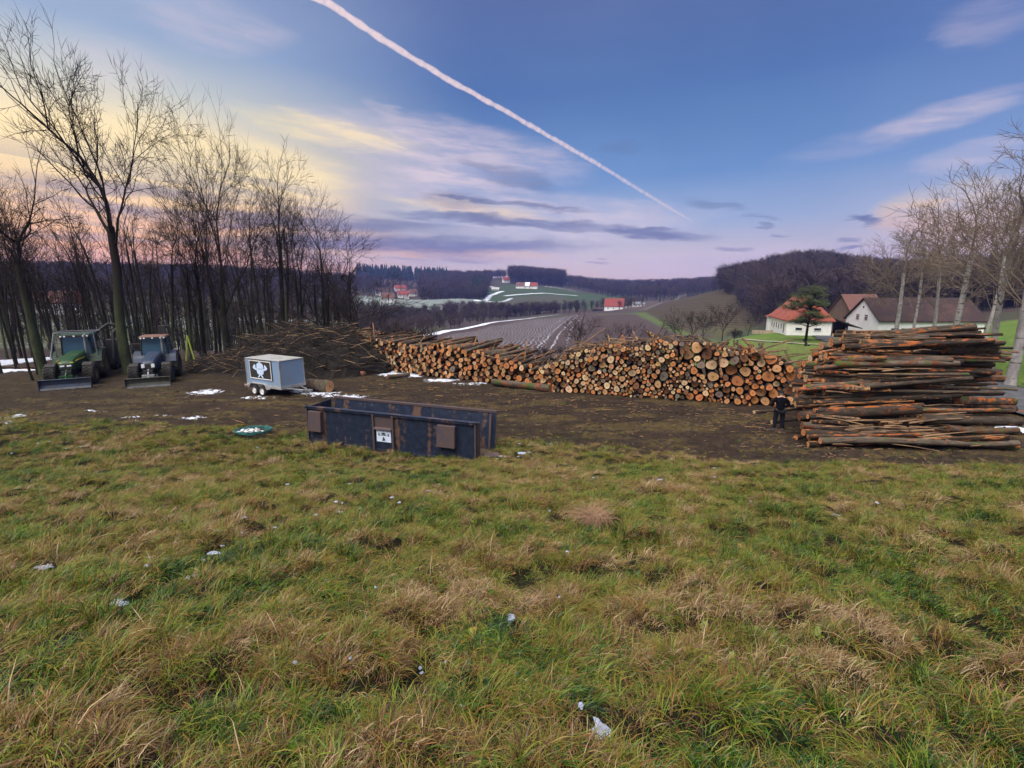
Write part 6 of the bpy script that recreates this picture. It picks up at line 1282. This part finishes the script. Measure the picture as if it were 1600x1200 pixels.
# trough and post on the pasture
q = hit(1191, 522, 60); B = MB(); B.prism([(-2.1, 0), (2.1, 0), (2.0, .75), (1.9, .75), (1.85, .25), (-1.85, .25), (-1.9, .75), (-2.0, .75)], -.5, .5); B.box((0, -.5, .38), (4.0, .1, .72)); B.box((0, .5, .38), (4.0, .1, .72)); o = B.build('stone_trough', mat('concrete', (.34, .27, .20), .9, .3, 1.5)); o.location = (*q, gz(*q)); o.scale = (.74, .8, .8); o.rotation_euler = (0, 0, R(-8)); tag(o, 'long beige stone trough on the green pasture in front of the white barn', 'trough')
q = hit(1258, 541, 46); B = MB(); B.tube([(0, 0, 0), (.1, 0, .45)], .16, 6); B.tube([(.1, 0, .4), (-.35, 0, .85)], .10, 6); B.box((.25, 0, .15), (.6, .2, .12), Matrix.Rotation(.3, 4, 'Y')); o = B.build('tree_stump', bark_dark); o.location = (*q, gz(*q)); tag(o, 'small dark stump on the pasture edge below the pine', 'stump')
# far houses
plasterF = paint_mat('far_plaster', (.78, .77, .76), .85, amt=.15)
def far_house(px, py, d, L, W, He, Hr, rz, lab, rm_, wm=plasterF, chim=(), name='farmhouse', wins=True):
    x, y = at_az(px, d, py); house(name, lab, (x, y, gz(x, y)-.1), rz, L, W, He, Hr, wm, rm_, wins=[('n', L*.2, He*.55, 1., 1.), ('n', L*.5, He*.55, 1., 1.), ('n', L*.8, He*.55, 1., 1.)] if wins else [], chim=chim, ov=.5)
far_house(944, 488, 398, 15, 8.5, 4.6, 10.2, R(-22), 'far white farmhouse with a bright red roof above the ploughed field', farred, chim=((7, 1.),))
far_house(970, 487, 405, 11, 6, 3.2, 5.2, R(-6), 'low white outbuilding right of the far red-roofed farmhouse', darkroof)
far_house(990, 486, 402, 9, 6, 2.8, 4.4, R(4), 'small grey-roofed shed at the right end of the far farm', paint_mat('grey_sheet_roof', (.16, .17, .2), .6))
far_house(926, 489, 396, 8, 5, 2.2, 3.4, R(0), 'low dark shed left of the far red-roofed farmhouse', darkroof, paint_mat('dark_boards_far', (.05, .045, .04), .9), wins=False)
for px, py, L, lab, rm_ in ((806, 445, 12, 'leftmost white house in the row below the hilltop wood', brownroof), (817, 447, 9, 'low white shed in the middle of the row below the hilltop wood', whiteM), (825, 446, 13, 'white red-roofed house at the right end of the row below the hilltop wood', farred)): far_house(px, py, 690, L, 8, 4, 8.5, R(-15), lab, rm_)
far_house(787, 436, 800, 11, 8, 4.5, 9, R(20), 'reddish house on the skyline left of the hilltop wood', farred); far_house(768, 447, 660, 10, 7, 2.6, 3.6, R(0), 'low pale shed at the left edge of the green hill', whiteM)
for px, py, d, L, lab, rm_ in ((617, 441, 640, 14, 'upper red-roofed house on the far left slope', farred), (622, 449, 560, 12, 'white red-roofed house below the upper one on the far left slope', farred), (588, 455, 520, 12, 'grey-roofed house on the far left slope near the wood', darkroof), (598, 470, 430, 10, 'lowest pale house on the far left slope', brownroof), (640, 452, 600, 9, 'small pale house right of the two red roofs on the far left slope', brownroof)): far_house(px, py, d, L, 8, 4, 8, R(25), lab, rm_)
for px, py, lab in ((60, 510, 'pale house seen between the trunks left of the green tractor'), (76, 518, 'small reddish house seen between the trunks above the green tractor')): far_house(px, py, 200, 9, 7, 3.5, 6.5, R(40), lab, farred if px > 70 else brownroof)
# ------------------------------------------------------------------ contrail: a real, very high and distant trail of ice cloud
ALT = 2200.0
def on_sky(px, py): d = Vector(ray(px, py)); return d*(ALT/d.z)
path_px = [(470, -14), (505, 0), (560, 36), (620, 76), (700, 124), (780, 168), (860, 214), (930, 254), (1000, 297), (1050, 327), (1084, 347)]
pts = [on_sky(*p_) for p_ in path_px]; v0 = (pts[0]-pts[1]).normalized(); pts = [pts[0]+v0*900, pts[0]+v0*400]+pts; fine_ = []
rg = random.Random(2)
for a, b_ in zip(pts[:-1], pts[1:]):
    n = max(4, int((b_-a).length/28)); fine_ += [a.lerp(b_, i/n) for i in range(n)]
N_ = len(fine_); rad = []
for i, p_ in enumerate(fine_):
    f = i/N_; rad.append(max(2., (27+26*f**1.2)*(1+.05*sin(i*.9)+.30*(vnoise(np.array([i*.22]), np.array([0.]))[0]-.5)+.14*rg.uniform(-.5, .5))*min(1, (1-f)*7+.08)))
    fine_[i] = p_+Vector((0, 0, CZ+9*(vnoise(np.array([i*.12]), np.array([5.]))[0]-.5)))
M_ = MB(); M_.tube(fine_, rad, 20, False)
cm = bpy.data.materials.new('ice_cloud'); cm.use_nodes = True; t = NT(cm.node_tree); t.n.remove(t.n['Principled BSDF'])
lw = t.new('ShaderNodeLayerWeight'); lw.inputs['Blend'].default_value = .5; em = t.new('ShaderNodeEmission'); em.inputs['Color'].default_value = (*lin(236, 212, 212), 1); em.inputs['Strength'].default_value = 1.15; tp_ = t.new('ShaderNodeBsdfTransparent')  # emission stands in for sunlight on the trail
pz = t.new('ShaderNodeNewGeometry').outputs['Position']; nn = t.noise(pz, .016, 4, .65); al = t.math('MULTIPLY', t.maprange(lw.outputs['Facing'], 1.0, .15, 0, .72), t.maprange(nn, .3, .62, .55, 1.))
ms_ = t.new('ShaderNodeMixShader'); t.set(ms_.inputs[0], al); t.l.new(tp_.outputs[0], ms_.inputs[1]); t.l.new(em.outputs[0], ms_.inputs[2]); t.l.new(ms_.outputs[0], t.n['Material Output'].inputs[0])
co_ = M_.build('contrail', cm, None, True); tag(co_, 'long pinkish-white contrail crossing the sky down towards the right', 'contrail')
# ------------------------------------------------------------------ labels of the slender trees
rows_ = [o for o in TREES if o.get('_thin')]
info = []
for o in rows_:
    del o['_thin']; x, y, z = o.location; px, py, dep = proj(x, y, z); d = hypot(x, y)
    land = 'beyond the left photo edge' if px < 0 else 'above the pale beam' if px < 70 else 'behind the green tractor' if px < 165 else 'between the two tractors' if px < 200 else 'behind the blue tractor' if px < 285 else 'between blue tractor and trailer' if px < 375 else 'behind the grey trailer' if px < 465 else 'behind the brush heap'
    dep_ = 'front' if d < 52 else 'middle' if d < 64 else 'back'; ht = 'tall' if o.scale.z > 1.0 else 'short'
    info.append((f'{ht} slender bare trunk {land}, {dep_} row', px, o))
g_ = defaultdict(list)
for a in info: g_[a[0]].append(a)
for bs, ls in g_.items():
    ls.sort(key=lambda a: a[1])
    for i, a in enumerate(ls): tag(a[2], bs if len(ls) == 1 else bs+', '+(ORD[i] if i < len(ls)-1 or len(ls) > 10 else 'rightmost'), 'tree', 'slender bare trees of the left wood')
# ------------------------------------------------------------------ the evening air
hz0, hz1 = float(TZ.min())-1, max(float(TZ.max()), 30.)+40
hb_ = MB(); hb_.box((0, 0, (hz0+hz1)/2), (4700, 4700, hz1-hz0)); hz_ = hb_.build('haze', None or bpy.data.materials.new('air')); am = hz_.data.materials[0]; am.use_nodes = True; t = NT(am.node_tree); t.n.remove(t.n['Principled BSDF'])
pv = t.new('ShaderNodeVolumePrincipled'); pv.inputs['Color'].default_value = (.24, .34, 1.0, 1); pv.inputs['Density'].default_value = HAZE; t.l.new(pv.outputs[0], t.n['Material Output'].inputs['Volume'])
tag(hz_, 'thin blue evening haze over the valley', 'haze', kind='stuff')
